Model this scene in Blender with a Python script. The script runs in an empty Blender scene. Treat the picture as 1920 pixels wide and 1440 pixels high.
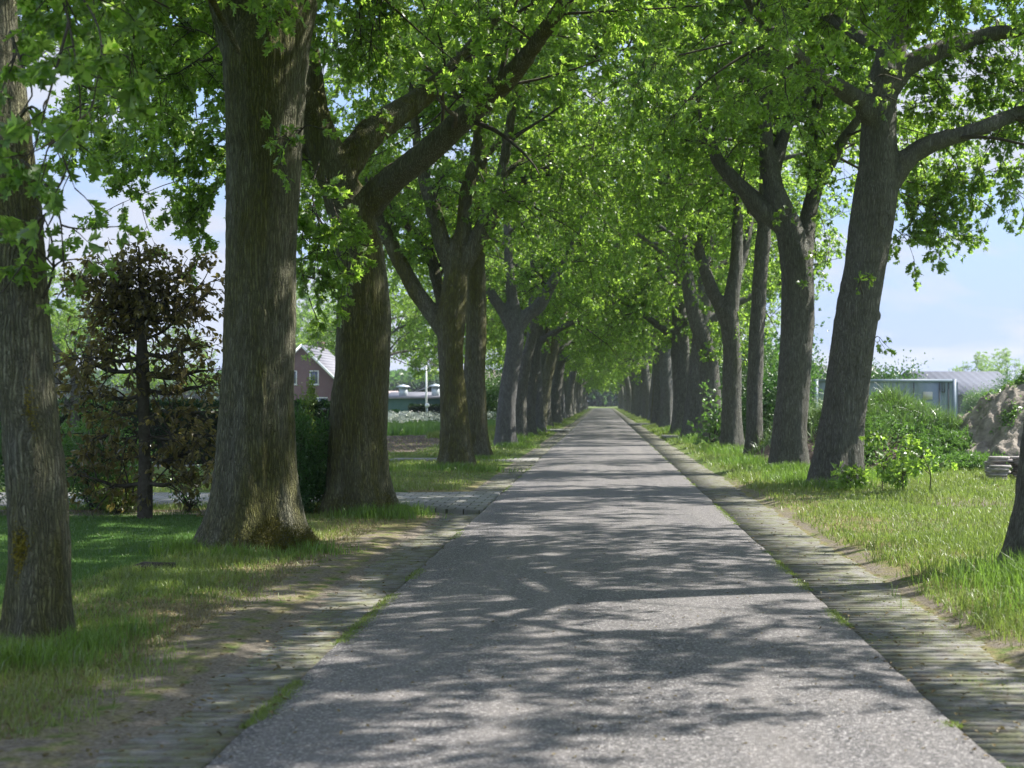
import bpy, math, random
import numpy as np
from mathutils import Vector

R = math.radians
CAM_H = 1.65
F = 2666.67            # focal length in photo pixels
VX, VY = 1130.0, 752.0

scene = bpy.context.scene
col = scene.collection

def P(px, py, d):
    """point in the place that stands d metres ahead of the camera, seen at that pixel"""
    return np.array([(px - VX) / F * d, d, CAM_H - (py - VY) / F * d])

# ------------------------------------------------------------------ mesh helpers
class Geo:
    def __init__(self):
        self.v = []; self.loops = []; self.counts = []; self.n = 0
        self.attrs = {}
    def add(self, v, f):
        v = np.asarray(v, dtype=np.float32).reshape(-1, 3)
        if isinstance(f, np.ndarray):
            self.loops.append((f + self.n).astype(np.int32).ravel())
            self.counts.append(np.full(len(f), f.shape[1], dtype=np.int32))
        else:
            for q in f:
                self.loops.append(np.asarray(q, dtype=np.int32) + self.n)
                self.counts.append(np.array([len(q)], dtype=np.int32))
        self.v.append(v); self.n += len(v)
        return self
    def box(self, lo, hi, rz=0.0, bev=0.0):
        lo = np.array(lo, float); hi = np.array(hi, float)
        c = (lo + hi) / 2; h = (hi - lo) / 2
        s = np.array([[-1,-1,-1],[1,-1,-1],[1,1,-1],[-1,1,-1],[-1,-1,1],[1,-1,1],[1,1,1],[-1,1,1]], float)
        v = s * h
        if rz:
            ca, sa = math.cos(rz), math.sin(rz)
            v = np.stack([v[:,0]*ca - v[:,1]*sa, v[:,0]*sa + v[:,1]*ca, v[:,2]], 1)
        v = v + c
        f = np.array([[0,3,2,1],[4,5,6,7],[0,1,5,4],[1,2,6,5],[2,3,7,6],[3,0,4,7]])
        return self.add(v, f)
    def mesh(self, name):
        me = bpy.data.meshes.new(name)
        v = np.concatenate(self.v); lo = np.concatenate(self.loops); ct = np.concatenate(self.counts)
        me.vertices.add(len(v)); me.vertices.foreach_set('co', v.ravel())
        me.loops.add(len(lo)); me.loops.foreach_set('vertex_index', lo)
        me.polygons.add(len(ct))
        st = np.zeros(len(ct), dtype=np.int32); st[1:] = np.cumsum(ct)[:-1]
        me.polygons.foreach_set('loop_start', st)
        me.update(calc_edges=True)
        return me
    def build(self, name, mat, parent=None, smooth=False, loc=None, **props):
        me = self.mesh(name)
        me.materials.append(mat)
        if smooth:
            me.polygons.foreach_set('use_smooth', np.ones(len(me.polygons), dtype=bool))
        o = bpy.data.objects.new(name, me); col.objects.link(o)
        if parent is not None: o.parent = parent
        if loc is not None: o.location = loc
        for k, v_ in props.items(): o[k] = v_
        return o

def thing(name, label, cat, loc=(0,0,0), rz=0.0, group=None):
    o = bpy.data.objects.new(name, None); col.objects.link(o)
    o.empty_display_size = 0.3
    o.location = loc; o.rotation_euler = (0, 0, rz)
    o['label'] = label; o['category'] = cat
    if group: o['group'] = group
    return o

def copy_tree(o, parent=None):
    c = o.copy(); col.objects.link(c); c.parent = parent
    for ch in list(o.children): copy_tree(ch, c)
    return c

def norm(a):
    return a / (np.linalg.norm(a, axis=-1, keepdims=True) + 1e-9)

def _h(ix, iy, iz, seed):
    n = (ix * 374761393 + iy * 668265263 + iz * 2147483647 + seed * 1274126177) & 0xFFFFFFFF
    n = ((n ^ (n >> 13)) * 1274126177) & 0xFFFFFFFF
    n = (n ^ (n >> 16)) & 0xFFFFFF
    return n / 8388607.5 - 1.0

def vnoise(p, seed=0):
    p = np.asarray(p, dtype=np.float64)
    i = np.floor(p).astype(np.int64); f = p - i; f = f * f * (3 - 2 * f)
    r = 0
    for dx in (0, 1):
        wx = f[..., 0] if dx else 1 - f[..., 0]
        for dy in (0, 1):
            wy = f[..., 1] if dy else 1 - f[..., 1]
            for dz in (0, 1):
                wz = f[..., 2] if dz else 1 - f[..., 2]
                r = r + wx * wy * wz * _h(i[..., 0] + dx, i[..., 1] + dy, i[..., 2] + dz, seed)
    return r

def fbm(p, seed=0, oct=3):
    r = 0; a = 1.0; s = 0
    for k in range(oct):
        r = r + a * vnoise(np.asarray(p) * (2 ** k), seed + k * 17); s += a; a *= 0.5
    return r / s

def n2(x, y, sc, seed=0, oct=2):
    return fbm(np.stack([x * sc, y * sc, np.zeros_like(x) + seed * 3.7], -1), seed, oct)

def resample(pts, rad, step):
    """Catmull-Rom through the points"""
    pts = np.asarray(pts, float); rad = np.asarray(rad, float)
    n = len(pts)
    q = np.vstack([2 * pts[0] - pts[1], pts, 2 * pts[-1] - pts[-2]])
    out = []; ro = []
    for i in range(n - 1):
        p0, p1, p2, p3 = q[i], q[i + 1], q[i + 2], q[i + 3]
        L = np.linalg.norm(p2 - p1); m = max(2, int(L / step))
        for k in range(m):
            t = k / m
            out.append(0.5 * ((2 * p1) + (-p0 + p2) * t + (2 * p0 - 5 * p1 + 4 * p2 - p3) * t * t + (-p0 + 3 * p1 - 3 * p2 + p3) * t ** 3))
            ro.append(rad[i] * (1 - t) + rad[i + 1] * t)
    out.append(pts[-1]); ro.append(rad[-1])
    return np.array(out), np.array(ro)

def tube(geo, pts, rad, n=12, mult=None):
    pts = np.asarray(pts, float); rad = np.asarray(rad, float); m = len(pts)
    t = np.gradient(pts, axis=0); t = norm(t)
    ref = np.array([1.0, 0, 0]) if abs(t[0][0]) < 0.8 else np.array([0, 1.0, 0])
    u = np.zeros_like(pts); 
    a = ref - t[0] * np.dot(ref, t[0]); u[0] = a / np.linalg.norm(a)
    for i in range(1, m):
        a = u[i - 1] - t[i] * np.dot(u[i - 1], t[i]); u[i] = a / np.linalg.norm(a)
    w = np.cross(t, u)
    th = np.linspace(0, 2 * np.pi, n, endpoint=False)
    rr = rad[:, None] * np.ones((1, n))
    if mult is not None: rr = rr * mult(pts, th)
    v = pts[:, None] + rr[..., None] * (np.cos(th)[None, :, None] * u[:, None] + np.sin(th)[None, :, None] * w[:, None])
    idx = np.arange(m * n).reshape(m, n)
    a = idx[:-1]; b = idx[1:]
    f = np.stack([a, np.roll(a, -1, 1), np.roll(b, -1, 1), b], -1).reshape(-1, 4)
    v = np.vstack([v.reshape(-1, 3), pts[0], pts[-1]])
    c0 = m * n; c1 = c0 + 1
    geo.add(v, f)
    base = geo.n - len(v)
    i0 = idx[0]; i1 = idx[-1]
    caps = np.concatenate([np.stack([np.roll(i0, -1), i0, np.full(n, c0)], -1), np.stack([i1, np.roll(i1, -1), np.full(n, c1)], -1)]) + base
    geo.loops.append(caps.astype(np.int32).ravel()); geo.counts.append(np.full(len(caps), 3, dtype=np.int32))

def multi_tube(geo, Pm, Rm, n=4):
    """Pm (M,K,3) polylines"""
    M, K, _ = Pm.shape
    if M == 0: return
    t = norm(np.gradient(Pm, axis=1))
    ref = norm(np.array([0.31, 0.17, 0.93]) + np.zeros_like(t))
    u = norm(np.cross(t, ref)); w = np.cross(t, u)
    th = np.linspace(0, 2 * np.pi, n, endpoint=False)
    v = Pm[:, :, None] + Rm[:, :, None, None] * (np.cos(th)[None, None, :, None] * u[:, :, None] + np.sin(th)[None, None, :, None] * w[:, :, None])
    idx = np.arange(M * K * n).reshape(M, K, n)
    a = idx[:, :-1]; b = idx[:, 1:]
    f = np.stack([a, np.roll(a, -1, 2), np.roll(b, -1, 2), b], -1).reshape(-1, 4)
    geo.add(v.reshape(-1, 3), f)

# leaf outlines: x across, y along, z fold
def _leaf(tri):
    v = []; f = []
    for t in tri:
        k = len(v); v += t; f.append((k, k + 1, k + 2))
    v = np.array([(x, y, 0.45 * abs(x) - 0.18 * y * y) for x, y in v]); return v, np.array(f)
def _sym(ts):
    out = []
    for (a, b, c) in ts:
        out.append([a, b, c]); out.append([(-c[0], c[1]), (-b[0], b[1]), (-a[0], a[1])])
    return out
LEAF0 = _leaf(_sym([((0, 0), (.27, .30), (0, .42)), ((0, .22), (.43, .60), (0, .68)), ((0, .50), (.27, .88), (0, .84))]) + [[(-.10, .68), (.10, .68), (0, 1.0)]])
LEAF1 = _leaf(_sym([((0, 0), (.40, .48), (0, .72))]) + [[(-.22, .52), (.22, .52), (0, 1.0)]])
LEAF2 = _leaf(_sym([((0, 0), (.42, .5), (0, 1.0))]))
LEAFO = _leaf(_sym([((0, 0), (.30, .30), (0, 1.0)), ((0, 1.0), (.30, .30), (.24, .68))]))     # oval
LEAFN = _leaf(_sym([((0, 0), (.13, .4), (0, 1.0))]))                                        # narrow

def add_leaves(geo, base, axis, size, tmpl, rng, updir=0.7, spread=0.8):
    N = len(base)
    if N == 0: return
    T, Fc = tmpl
    axis = norm(axis)
    n = norm(np.array([0, 0, updir]) + rng.normal(0, spread, (N, 3)))
    side = norm(np.cross(axis, n)); n = np.cross(side, axis)
    s = size[:, None, None]
    v = base[:, None] + s * (T[None, :, 0:1] * side[:, None] + T[None, :, 1:2] * axis[:, None] + T[None, :, 2:3] * n[:, None])
    k = len(T)
    f = (Fc[None] + (np.arange(N) * k)[:, None, None]).reshape(-1, 3)
    geo.add(v.reshape(-1, 3), f)

# ------------------------------------------------------------------ materials
def newmat(name):
    m = bpy.data.materials.new(name); m.use_nodes = True
    nt = m.node_tree; nt.nodes.clear()
    out = nt.nodes.new('ShaderNodeOutputMaterial')
    return m, nt, out
class NB:
    def __init__(s, nt): s.nt = nt
    def n(s, t, **k):
        o = s.nt.nodes.new(t)
        for a, b in k.items(): setattr(o, a, b)
        return o
    def l(s, a, b): s.nt.links.new(a, b)
    def val(s, sock, v):
        if hasattr(v, 'links'): s.l(v, sock)
        else: sock.default_value = v
    def coord(s, scale=(1,1,1), kind='Object'):
        if kind == 'World': src = s.n('ShaderNodeNewGeometry').outputs['Position']
        else: src = s.n('ShaderNodeTexCoord').outputs[kind]
        m = s.n('ShaderNodeMapping'); s.l(src, m.inputs['Vector'])
        m.inputs['Scale'].default_value = scale if hasattr(scale, '__len__') else (scale,)*3
        return m.outputs[0]
    def noise(s, vec, scale=1.0, detail=3, rough=0.55, dist=0.0):
        o = s.n('ShaderNodeTexNoise'); s.l(vec, o.inputs['Vector'])
        o.inputs['Scale'].default_value = scale; o.inputs['Detail'].default_value = detail
        o.inputs['Roughness'].default_value = rough; o.inputs['Distortion'].default_value = dist
        return o.outputs['Fac']
    def ramp(s, f, stops):
        o = s.n('ShaderNodeValToRGB'); s.val(o.inputs[0], f)
        e = o.color_ramp.elements
        while len(e) < len(stops): e.new(0.5)
        for i, (p, c) in enumerate(stops):
            e[i].position = p; e[i].color = (c, c, c, 1) if not hasattr(c, '__len__') else (*c, 1)
        return o.outputs[0]
    def mix(s, f, a, b, blend='MIX'):
        o = s.n('ShaderNodeMix', data_type='RGBA', blend_type=blend)
        s.val(o.inputs['Factor'], f)
        for sock, v in ((o.inputs['A'], a), (o.inputs['B'], b)):
            if hasattr(v, 'links'): s.l(v, sock)
            else: sock.default_value = (*v, 1) if len(v) == 3 else v
        return o.outputs['Result']
    def math(s, op, a, b=0.0):
        o = s.n('ShaderNodeMath', operation=op)
        s.val(o.inputs[0], a); s.val(o.inputs[1], b)
        return o.outputs[0]
    def bump(s, h, strength=0.5, dist=0.02, nrm=None):
        o = s.n('ShaderNodeBump'); s.l(h, o.inputs['Height'])
        o.inputs['Strength'].default_value = strength; o.inputs['Distance'].default_value = dist
        if nrm is not None: s.l(nrm, o.inputs['Normal'])
        return o.outputs[0]
    def bsdf(s, color, rough=0.8, normal=None, spec=0.3, metal=0.0):
        o = s.n('ShaderNodeBsdfPrincipled')
        if hasattr(color, 'links'): s.l(color, o.inputs['Base Color'])
        else: o.inputs['Base Color'].default_value = (*color, 1)
        s.val(o.inputs['Roughness'], rough)
        o.inputs['Specular IOR Level'].default_value = spec
        o.inputs['Metallic'].default_value = metal
        if normal is not None: s.l(normal, o.inputs['Normal'])
        return o.outputs[0]

def leaf_mat(name, diff, trans, gloss=0.06, rough=0.42, var=0.35, tmix=0.5, hue2=None):
    m, nt, out = newmat(name); b = NB(nt)
    rnd = b.n('ShaderNodeNewGeometry').outputs['Random Per Island']
    c = b.coord(0.45, 'World'); big = b.noise(c, 1.0, 2)
    dk = tuple(x * (1 - var) for x in diff); lt = tuple(x * (1 + var) for x in diff)
    dcol = b.mix(rnd, dk, lt)
    h2 = hue2 or (diff[0] * 1.5, diff[1] * 1.12, diff[2] * 0.7)
    dcol = b.mix(b.ramp(big, [(0.35, 0.0), (0.7, 0.7)]), dcol, h2)
    tk = tuple(x * (1 - var) for x in trans); tl = tuple(min(x * (1 + var), 1) for x in trans)
    rnd2 = b.math('FRACT', b.math('MULTIPLY', rnd, 7.31))
    tcol = b.mix(rnd2, tk, tl)
    d = b.n('ShaderNodeBsdfDiffuse'); b.l(dcol, d.inputs[0])
    t = b.n('ShaderNodeBsdfTranslucent'); b.l(tcol, t.inputs[0])
    mx = b.n('ShaderNodeMixShader'); mx.inputs[0].default_value = tmix
    b.l(d.outputs[0], mx.inputs[1]); b.l(t.outputs[0], mx.inputs[2])
    g = b.n('ShaderNodeBsdfGlossy'); g.inputs['Roughness'].default_value = rough; g.inputs['Color'].default_value = (1, 1, 1, 1)
    fr = b.n('ShaderNodeFresnel'); fr.inputs[0].default_value = 1.38
    m2 = b.n('ShaderNodeMixShader'); b.l(b.math('MINIMUM', b.math('MULTIPLY', fr.outputs[0], gloss * 12), gloss * 1.3), m2.inputs[0])
    b.l(mx.outputs[0], m2.inputs[1]); b.l(g.outputs[0], m2.inputs[2])
    b.l(m2.outputs[0], out.inputs[0])
    return m

def bark_mat(name, base=(0.25, 0.245, 0.165), light=(0.40, 0.39, 0.28), moss=(0.115, 0.10, 0.022), moss_amt=0.5, fiss=1.0, pale=0.25, side=(1.0, 0.0)):
    m, nt, out = newmat(name); b = NB(nt)
    oi = b.n('ShaderNodeObjectInfo')
    tc = b.n('ShaderNodeTexCoord').outputs['Object']
    off = b.n('ShaderNodeVectorMath', operation='SCALE'); off.inputs[0].default_value = (7, 3, 11); b.l(oi.outputs['Random'], off.inputs['Scale'])
    ad = b.n('ShaderNodeVectorMath', operation='ADD'); b.l(tc, ad.inputs[0]); b.l(off.outputs[0], ad.inputs[1])
    def mp(sc):
        q = b.n('ShaderNodeMapping'); b.l(ad.outputs[0], q.inputs[0]); q.inputs['Scale'].default_value = sc; return q.outputs[0]
    warp = b.n('ShaderNodeTexNoise'); b.l(mp((3, 3, 2)), warp.inputs[0]); warp.inputs['Scale'].default_value = 1.5
    wv = b.n('ShaderNodeVectorMath', operation='SCALE'); b.l(warp.outputs['Color'], wv.inputs[0]); wv.inputs['Scale'].default_value = 3.2
    pa = b.n('ShaderNodeVectorMath', operation='ADD'); b.l(mp((38, 38, 2.3)), pa.inputs[0]); b.l(wv.outputs[0], pa.inputs[1])
    vo = b.n('ShaderNodeTexVoronoi', feature='DISTANCE_TO_EDGE'); b.l(pa.outputs[0], vo.inputs['Vector']); vo.inputs['Scale'].default_value = 1.0
    pb = b.n('ShaderNodeVectorMath', operation='ADD'); b.l(mp((17, 17, 5.5)), pb.inputs[0]); b.l(wv.outputs[0], pb.inputs[1])
    vo2 = b.n('ShaderNodeTexVoronoi', feature='DISTANCE_TO_EDGE'); b.l(pb.outputs[0], vo2.inputs['Vector']); plate = b.ramp(vo2.outputs['Distance'], [(0.0, 0.0), (0.10, 1.0)])
    crack = b.ramp(vo.outputs['Distance'], [(0.0, 0.0), (0.34, 1.0)])
    fine = b.noise(mp((60, 60, 9)), 1.0, 4, 0.65)
    mid = b.noise(mp((5, 5, 1.3)), 1.0, 4, 0.6)
    colr = b.mix(b.ramp(fine, [(0.3, 0.0), (0.75, 1.0)]), base, light)
    colr = b.mix(b.math('MULTIPLY', b.ramp(mid, [(0.5, 0.0), (0.68, 1.0)]), pale), colr, (0.33, 0.33, 0.31))
    # green algae film grows in long vertical patches
    mo = b.noise(mp((1.6, 1.6, 0.35)), 1.0, 5, 0.62)
    colr = b.mix(b.math('MULTIPLY', b.ramp(mo, [(0.42, 0.0), (0.60, 1.0)]), moss_amt), colr, moss)
    ps = b.noise(mp((9, 9, 5)), 1.0, 4, 0.7)
    colr = b.mix(b.ramp(ps, [(0.40, 0.35), (0.54, 0.0)]), colr, tuple(x * 0.5 for x in base))
    # pale lichen spots
    vs = b.n('ShaderNodeTexVoronoi', feature='F1'); b.l(mp((11, 11, 9)), vs.inputs['Vector'])
    sp = b.ramp(b.math('ADD', vs.outputs['Distance'], b.math('MULTIPLY', fine, 0.25)), [(0.19, 1.0), (0.25, 0.0)])
    colr = b.mix(b.math('MULTIPLY', sp, 0.55), colr, (0.34, 0.36, 0.30))
    colr = b.mix(b.math('SUBTRACT', 1.0, crack), colr, b.mix(0.6 * fiss, colr, (0.03, 0.028, 0.02)))
    colr = b.mix(b.math('MULTIPLY', b.math('SUBTRACT', 1.0, plate), 0.28), colr, (0.03, 0.028, 0.02))
    h = b.math('ADD', b.math('ADD', b.math('MULTIPLY', crack, 0.7 * fiss), b.math('MULTIPLY', plate, 0.5)), b.math('MULTIPLY', fine, 0.6))
    nr = b.bump(h, 1.0, 0.035)
    b.l(b.bsdf(colr, 0.88, nr, 0.2), out.inputs[0])
    return m

def simple_mat(name, c1, c2, scale=5.0, rough=0.8, bump=0.0, bdist=0.01, kind='Object', stretch=(1,1,1), spec=0.3, detail=4, lo=0.3, hi=0.7, metal=0.0):
    m, nt, out = newmat(name); b = NB(nt)
    v = b.coord(stretch, kind)
    f = b.noise(v, scale, detail, 0.6)
    c = b.mix(b.ramp(f, [(lo, 0.0), (hi, 1.0)]), c1, c2)
    nr = b.bump(f, bump, bdist) if bump else None
    b.l(b.bsdf(c, rough, nr, spec, metal), out.inputs[0])
    return m

M = {}
M['leaf'] = leaf_mat('oak_leaf', (0.078, 0.158, 0.034), (0.44, 0.68, 0.085), gloss=0.06, rough=0.42, var=0.45, tmix=0.55)
M['copper'] = leaf_mat('copper_beech_leaf', (0.11, 0.085, 0.040), (0.34, 0.29, 0.07), gloss=0.06, hue2=(0.085, 0.115, 0.03), tmix=0.5)
M['bush'] = leaf_mat('bush_leaf', (0.045, 0.12, 0.022), (0.10, 0.26, 0.03), gloss=0.09, tmix=0.4)
M['bush_light'] = leaf_mat('light_bush_leaf', (0.13, 0.20, 0.03), (0.25, 0.38, 0.05), tmix=0.4)
M['hedge'] = leaf_mat('hedge_leaf', (0.020, 0.050, 0.012), (0.03, 0.09, 0.015), tmix=0.3)
M['weed'] = leaf_mat('weed_leaf', (0.09, 0.19, 0.04), (0.17, 0.34, 0.05), gloss=0.10, tmix=0.45)
M['far_leaf'] = leaf_mat('far_tree_leaf', (0.06, 0.125, 0.035), (0.12, 0.25, 0.05), tmix=0.4)
M['grass'] = leaf_mat('verge_grass_blade', (0.15, 0.215, 0.05), (0.27, 0.38, 0.06), tmix=0.42, var=0.45, hue2=(0.25, 0.25, 0.09))
M['lawn'] = leaf_mat('lawn_blade', (0.085, 0.155, 0.040), (0.15, 0.26, 0.04), tmix=0.35, var=0.3, hue2=(0.09, 0.17, 0.035))
M['lush'] = leaf_mat('lush_grass_blade', (0.11, 0.20, 0.04), (0.22, 0.38, 0.05), tmix=0.45, var=0.4)
M['dry'] = leaf_mat('dry_grass_blade', (0.27, 0.22, 0.11), (0.25, 0.21, 0.09), tmix=0.3, var=0.4, hue2=(0.22, 0.21, 0.09))
M['mound_blade'] = leaf_mat('silvery_grass_blade', (0.13, 0.21, 0.07), (0.17, 0.31, 0.05), gloss=0.16, rough=0.35, tmix=0.4, var=0.4)
M['white_flower'] = leaf_mat('white_flower_head', (0.75, 0.76, 0.68), (0.5, 0.52, 0.42), tmix=0.25, var=0.12, hue2=(0.7, 0.74, 0.6))
M['twig'] = simple_mat('twig_bark', (0.045, 0.038, 0.028), (0.09, 0.08, 0.06), 20, 0.9)
M['bark_moss'] = bark_mat('oak_bark_mossy', moss_amt=0.9, moss=(0.215, 0.21, 0.05))
M['bark_grey'] = bark_mat('oak_bark_grey', base=(0.235, 0.232, 0.20), light=(0.40, 0.395, 0.35), moss_amt=0.18, pale=0.45, fiss=0.9)
M['bark_blue'] = bark_mat('oak_bark_smooth', base=(0.21, 0.21, 0.208), light=(0.36, 0.36, 0.355), moss_amt=0.12, pale=0.5, fiss=0.6)
M['moss'] = simple_mat('moss', (0.07, 0.075, 0.012), (0.24, 0.22, 0.035), 30, 0.95, 0.8, 0.02)

# ------------------------------------------------------------------ ground, road, strips
def road_mat():
    m, nt, out = newmat('chipped_asphalt'); b = NB(nt)
    v = b.coord(1.0, 'World')
    vo = b.n('ShaderNodeTexVoronoi', feature='F1'); b.l(v, vo.inputs['Vector']); vo.inputs['Scale'].default_value = 95
    stone = b.n('ShaderNodeSeparateColor'); b.l(vo.outputs['Color'], stone.inputs[0])
    g = b.ramp(stone.outputs[0], [(0.0, 0.045), (0.45, 0.15), (0.8, 0.28), (1.0, 0.62)])
    mid = b.noise(v, 26, 3, 0.7)
    g = b.mix(b.ramp(mid, [(0.35, 0.0), (0.7, 1.0)]), b.mix(1.0, g, (0.62, 0.62, 0.64), 'MULTIPLY'), b.mix(1.0, g, (1.25, 1.2, 1.17), 'MULTIPLY'))
    edge = b.ramp(vo.outputs['Distance'], [(0.25, 0.0), (0.75, 1.0)])
    g = b.mix(b.math('MULTIPLY', edge, 0.6), g, (0.05, 0.05, 0.055))
    big = b.noise(b.coord((0.9, 0.25, 1), 'World'), 1.0, 3)
    g = b.mix(b.ramp(big, [(0.3, 0.0), (0.7, 0.28)]), g, (0.12, 0.115, 0.105))
    trk = b.noise(b.coord((1.9, 0.035, 1), 'World'), 1.0, 3, 0.6)
    g = b.mix(b.ramp(trk, [(0.4, 0.0), (0.62, 0.32)]), g, (0.25, 0.235, 0.222))
    cr = b.n('ShaderNodeTexVoronoi', feature='DISTANCE_TO_EDGE'); wob = b.n('ShaderNodeTexNoise'); b.l(v, wob.inputs[0]); wob.inputs['Scale'].default_value = 3.0
    wv = b.n('ShaderNodeVectorMath', operation='ADD'); b.l(b.coord((0.42, 0.22, 1), 'World'), wv.inputs[0])
    ws = b.n('ShaderNodeVectorMath', operation='SCALE'); b.l(wob.outputs['Color'], ws.inputs[0]); ws.inputs['Scale'].default_value = 0.35; b.l(ws.outputs[0], wv.inputs[1]); b.l(wv.outputs[0], cr.inputs['Vector'])
    g = b.mix(b.math('MULTIPLY', b.ramp(cr.outputs['Distance'], [(0.0, 0.55), (0.006, 0.0)]), b.ramp(b.noise(v, 0.35, 2), [(0.5, 0.0), (0.6, 1.0)])), g, (0.03, 0.03, 0.028))
    tint = b.mix(1.0, g, (1.02, 0.99, 0.975), 'MULTIPLY')
    h = b.math('SUBTRACT', mid, vo.outputs['Distance'])
    b.l(b.bsdf(tint, 0.75, b.bump(h, 0.9, 0.006), 0.35), out.inputs[0])
    return m
def ground_mat():
    m, nt, out = newmat('ground_soil_and_turf'); b = NB(nt)
    v = b.coord(1.0, 'World')
    def at(n): return b.n('ShaderNodeAttribute', attribute_name=n).outputs['Fac']
    fine = b.noise(v, 38, 4, 0.7); mid = b.noise(v, 5.5, 4, 0.6); big = b.noise(v, 0.9, 3)
    soil = b.mix(b.ramp(fine, [(0.3, 0.0), (0.7, 1.0)]), (0.075, 0.064, 0.050), (0.27, 0.235, 0.19))
    dry = b.mix(b.ramp(fine, [(0.3, 0.0), (0.7, 1.0)]), (0.10, 0.09, 0.04), (0.29, 0.25, 0.13))
    green = b.mix(b.ramp(fine, [(0.3, 0.0), (0.7, 1.0)]), (0.045, 0.075, 0.018), (0.13, 0.19, 0.05))
    green = b.mix(b.ramp(mid, [(0.42, 0.0), (0.65, 0.6)]), green, (0.18, 0.19, 0.07))
    lawn = b.mix(b.ramp(fine, [(0.3, 0.0), (0.7, 1.0)]), (0.035, 0.080, 0.016), (0.08, 0.165, 0.035))
    def soft(mask, n, w=0.5):
        s_ = b.math('ADD', mask, b.math('MULTIPLY', b.math('SUBTRACT', n, 0.5), w))
        return b.ramp(s_, [(0.38, 0.0), (0.62, 1.0)])
    c = b.mix(soft(at('lawn'), mid), green, lawn)
    c = b.mix(soft(at('dry'), mid, 1.3), c, dry)
    c = b.mix(soft(at('soil'), mid, 1.1), c, soil)
    c = b.mix(b.math('MULTIPLY', at('plough'), 0.75), c, b.mix(b.ramp(fine, [(0.3, 0.0), (0.7, 1.0)]), (0.045, 0.033, 0.028), (0.12, 0.09, 0.078)))
    h = b.math('ADD', b.math('MULTIPLY', fine, 0.6), mid)
    b.l(b.bsdf(c, 0.95, b.bump(h, 0.7, 0.03), 0.1), out.inputs[0])
    return m

HW = 1.80           # road half width
def sstep(a, b, x):
    t = np.clip((x - a) / (b - a), 0, 1); return t * t * (3 - 2 * t)
def drive_mask(X, Y):
    """driveways that cross the left verge: no grass there"""
    return ((X < -1.7) & (Y > 22.0 - 0.9 * (X > -3)) & (Y < 25.9)) | ((X < -1.7) & (Y > 38.6) & (Y < 41.5)) | ((X < -6) & (Y > 35.0) & (Y < 37.2))
def ditch(X, Y):
    dy = 1 - sstep(0.7, 2.0, np.abs(Y - 31.3 - 0.05 * (X + 5)))
    dx = sstep(4.55, 6.0, -X) * (1 - sstep(12.0, 16.0, -X))
    return dy * dx
def gh(X, Y):
    """ground height"""
    X = np.asarray(X, float); Y = np.asarray(Y, float)
    ax = np.abs(X)
    h = np.where(np.abs(X) > 1.7, -0.030, -0.09) + np.zeros_like(X)
    wob = 0.12 * n2(X, Y, 0.9, 5)
    right = sstep(2.42, 2.95, X + wob + 0.06 * n2(X, Y, 5.0, 16)) * 0.075
    left = sstep(2.05, 2.7, -X + 1.6 * wob + 0.07 * n2(X, Y, 5.0, 15)) * 0.045 + sstep(2.7, 3.8, -X) * 0.02
    h = h + right + left
    out = sstep(2.9, 3.6, ax)
    h = h + out * (0.05 * n2(X, Y, 0.35, 1) + 0.022 * n2(X, Y, 2.3, 2))
    # foot of the avenue is a low bank
    h = h - 0.62 * ditch(X, Y)
    h = np.where(drive_mask(X, Y) & (Y < 60), np.minimum(h, -0.06), h)
    pl = sstep(44, 46, Y) * (1 - sstep(64, 67, Y)) * sstep(5.2, 7.5, -X) * (1 - sstep(24, 28, -X))
    h = h + pl * (0.10 * np.abs(n2(X, Y, 1.7, 7)) + 0.12 * n2(X, Y, 4.0, 8))
    return h

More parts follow.
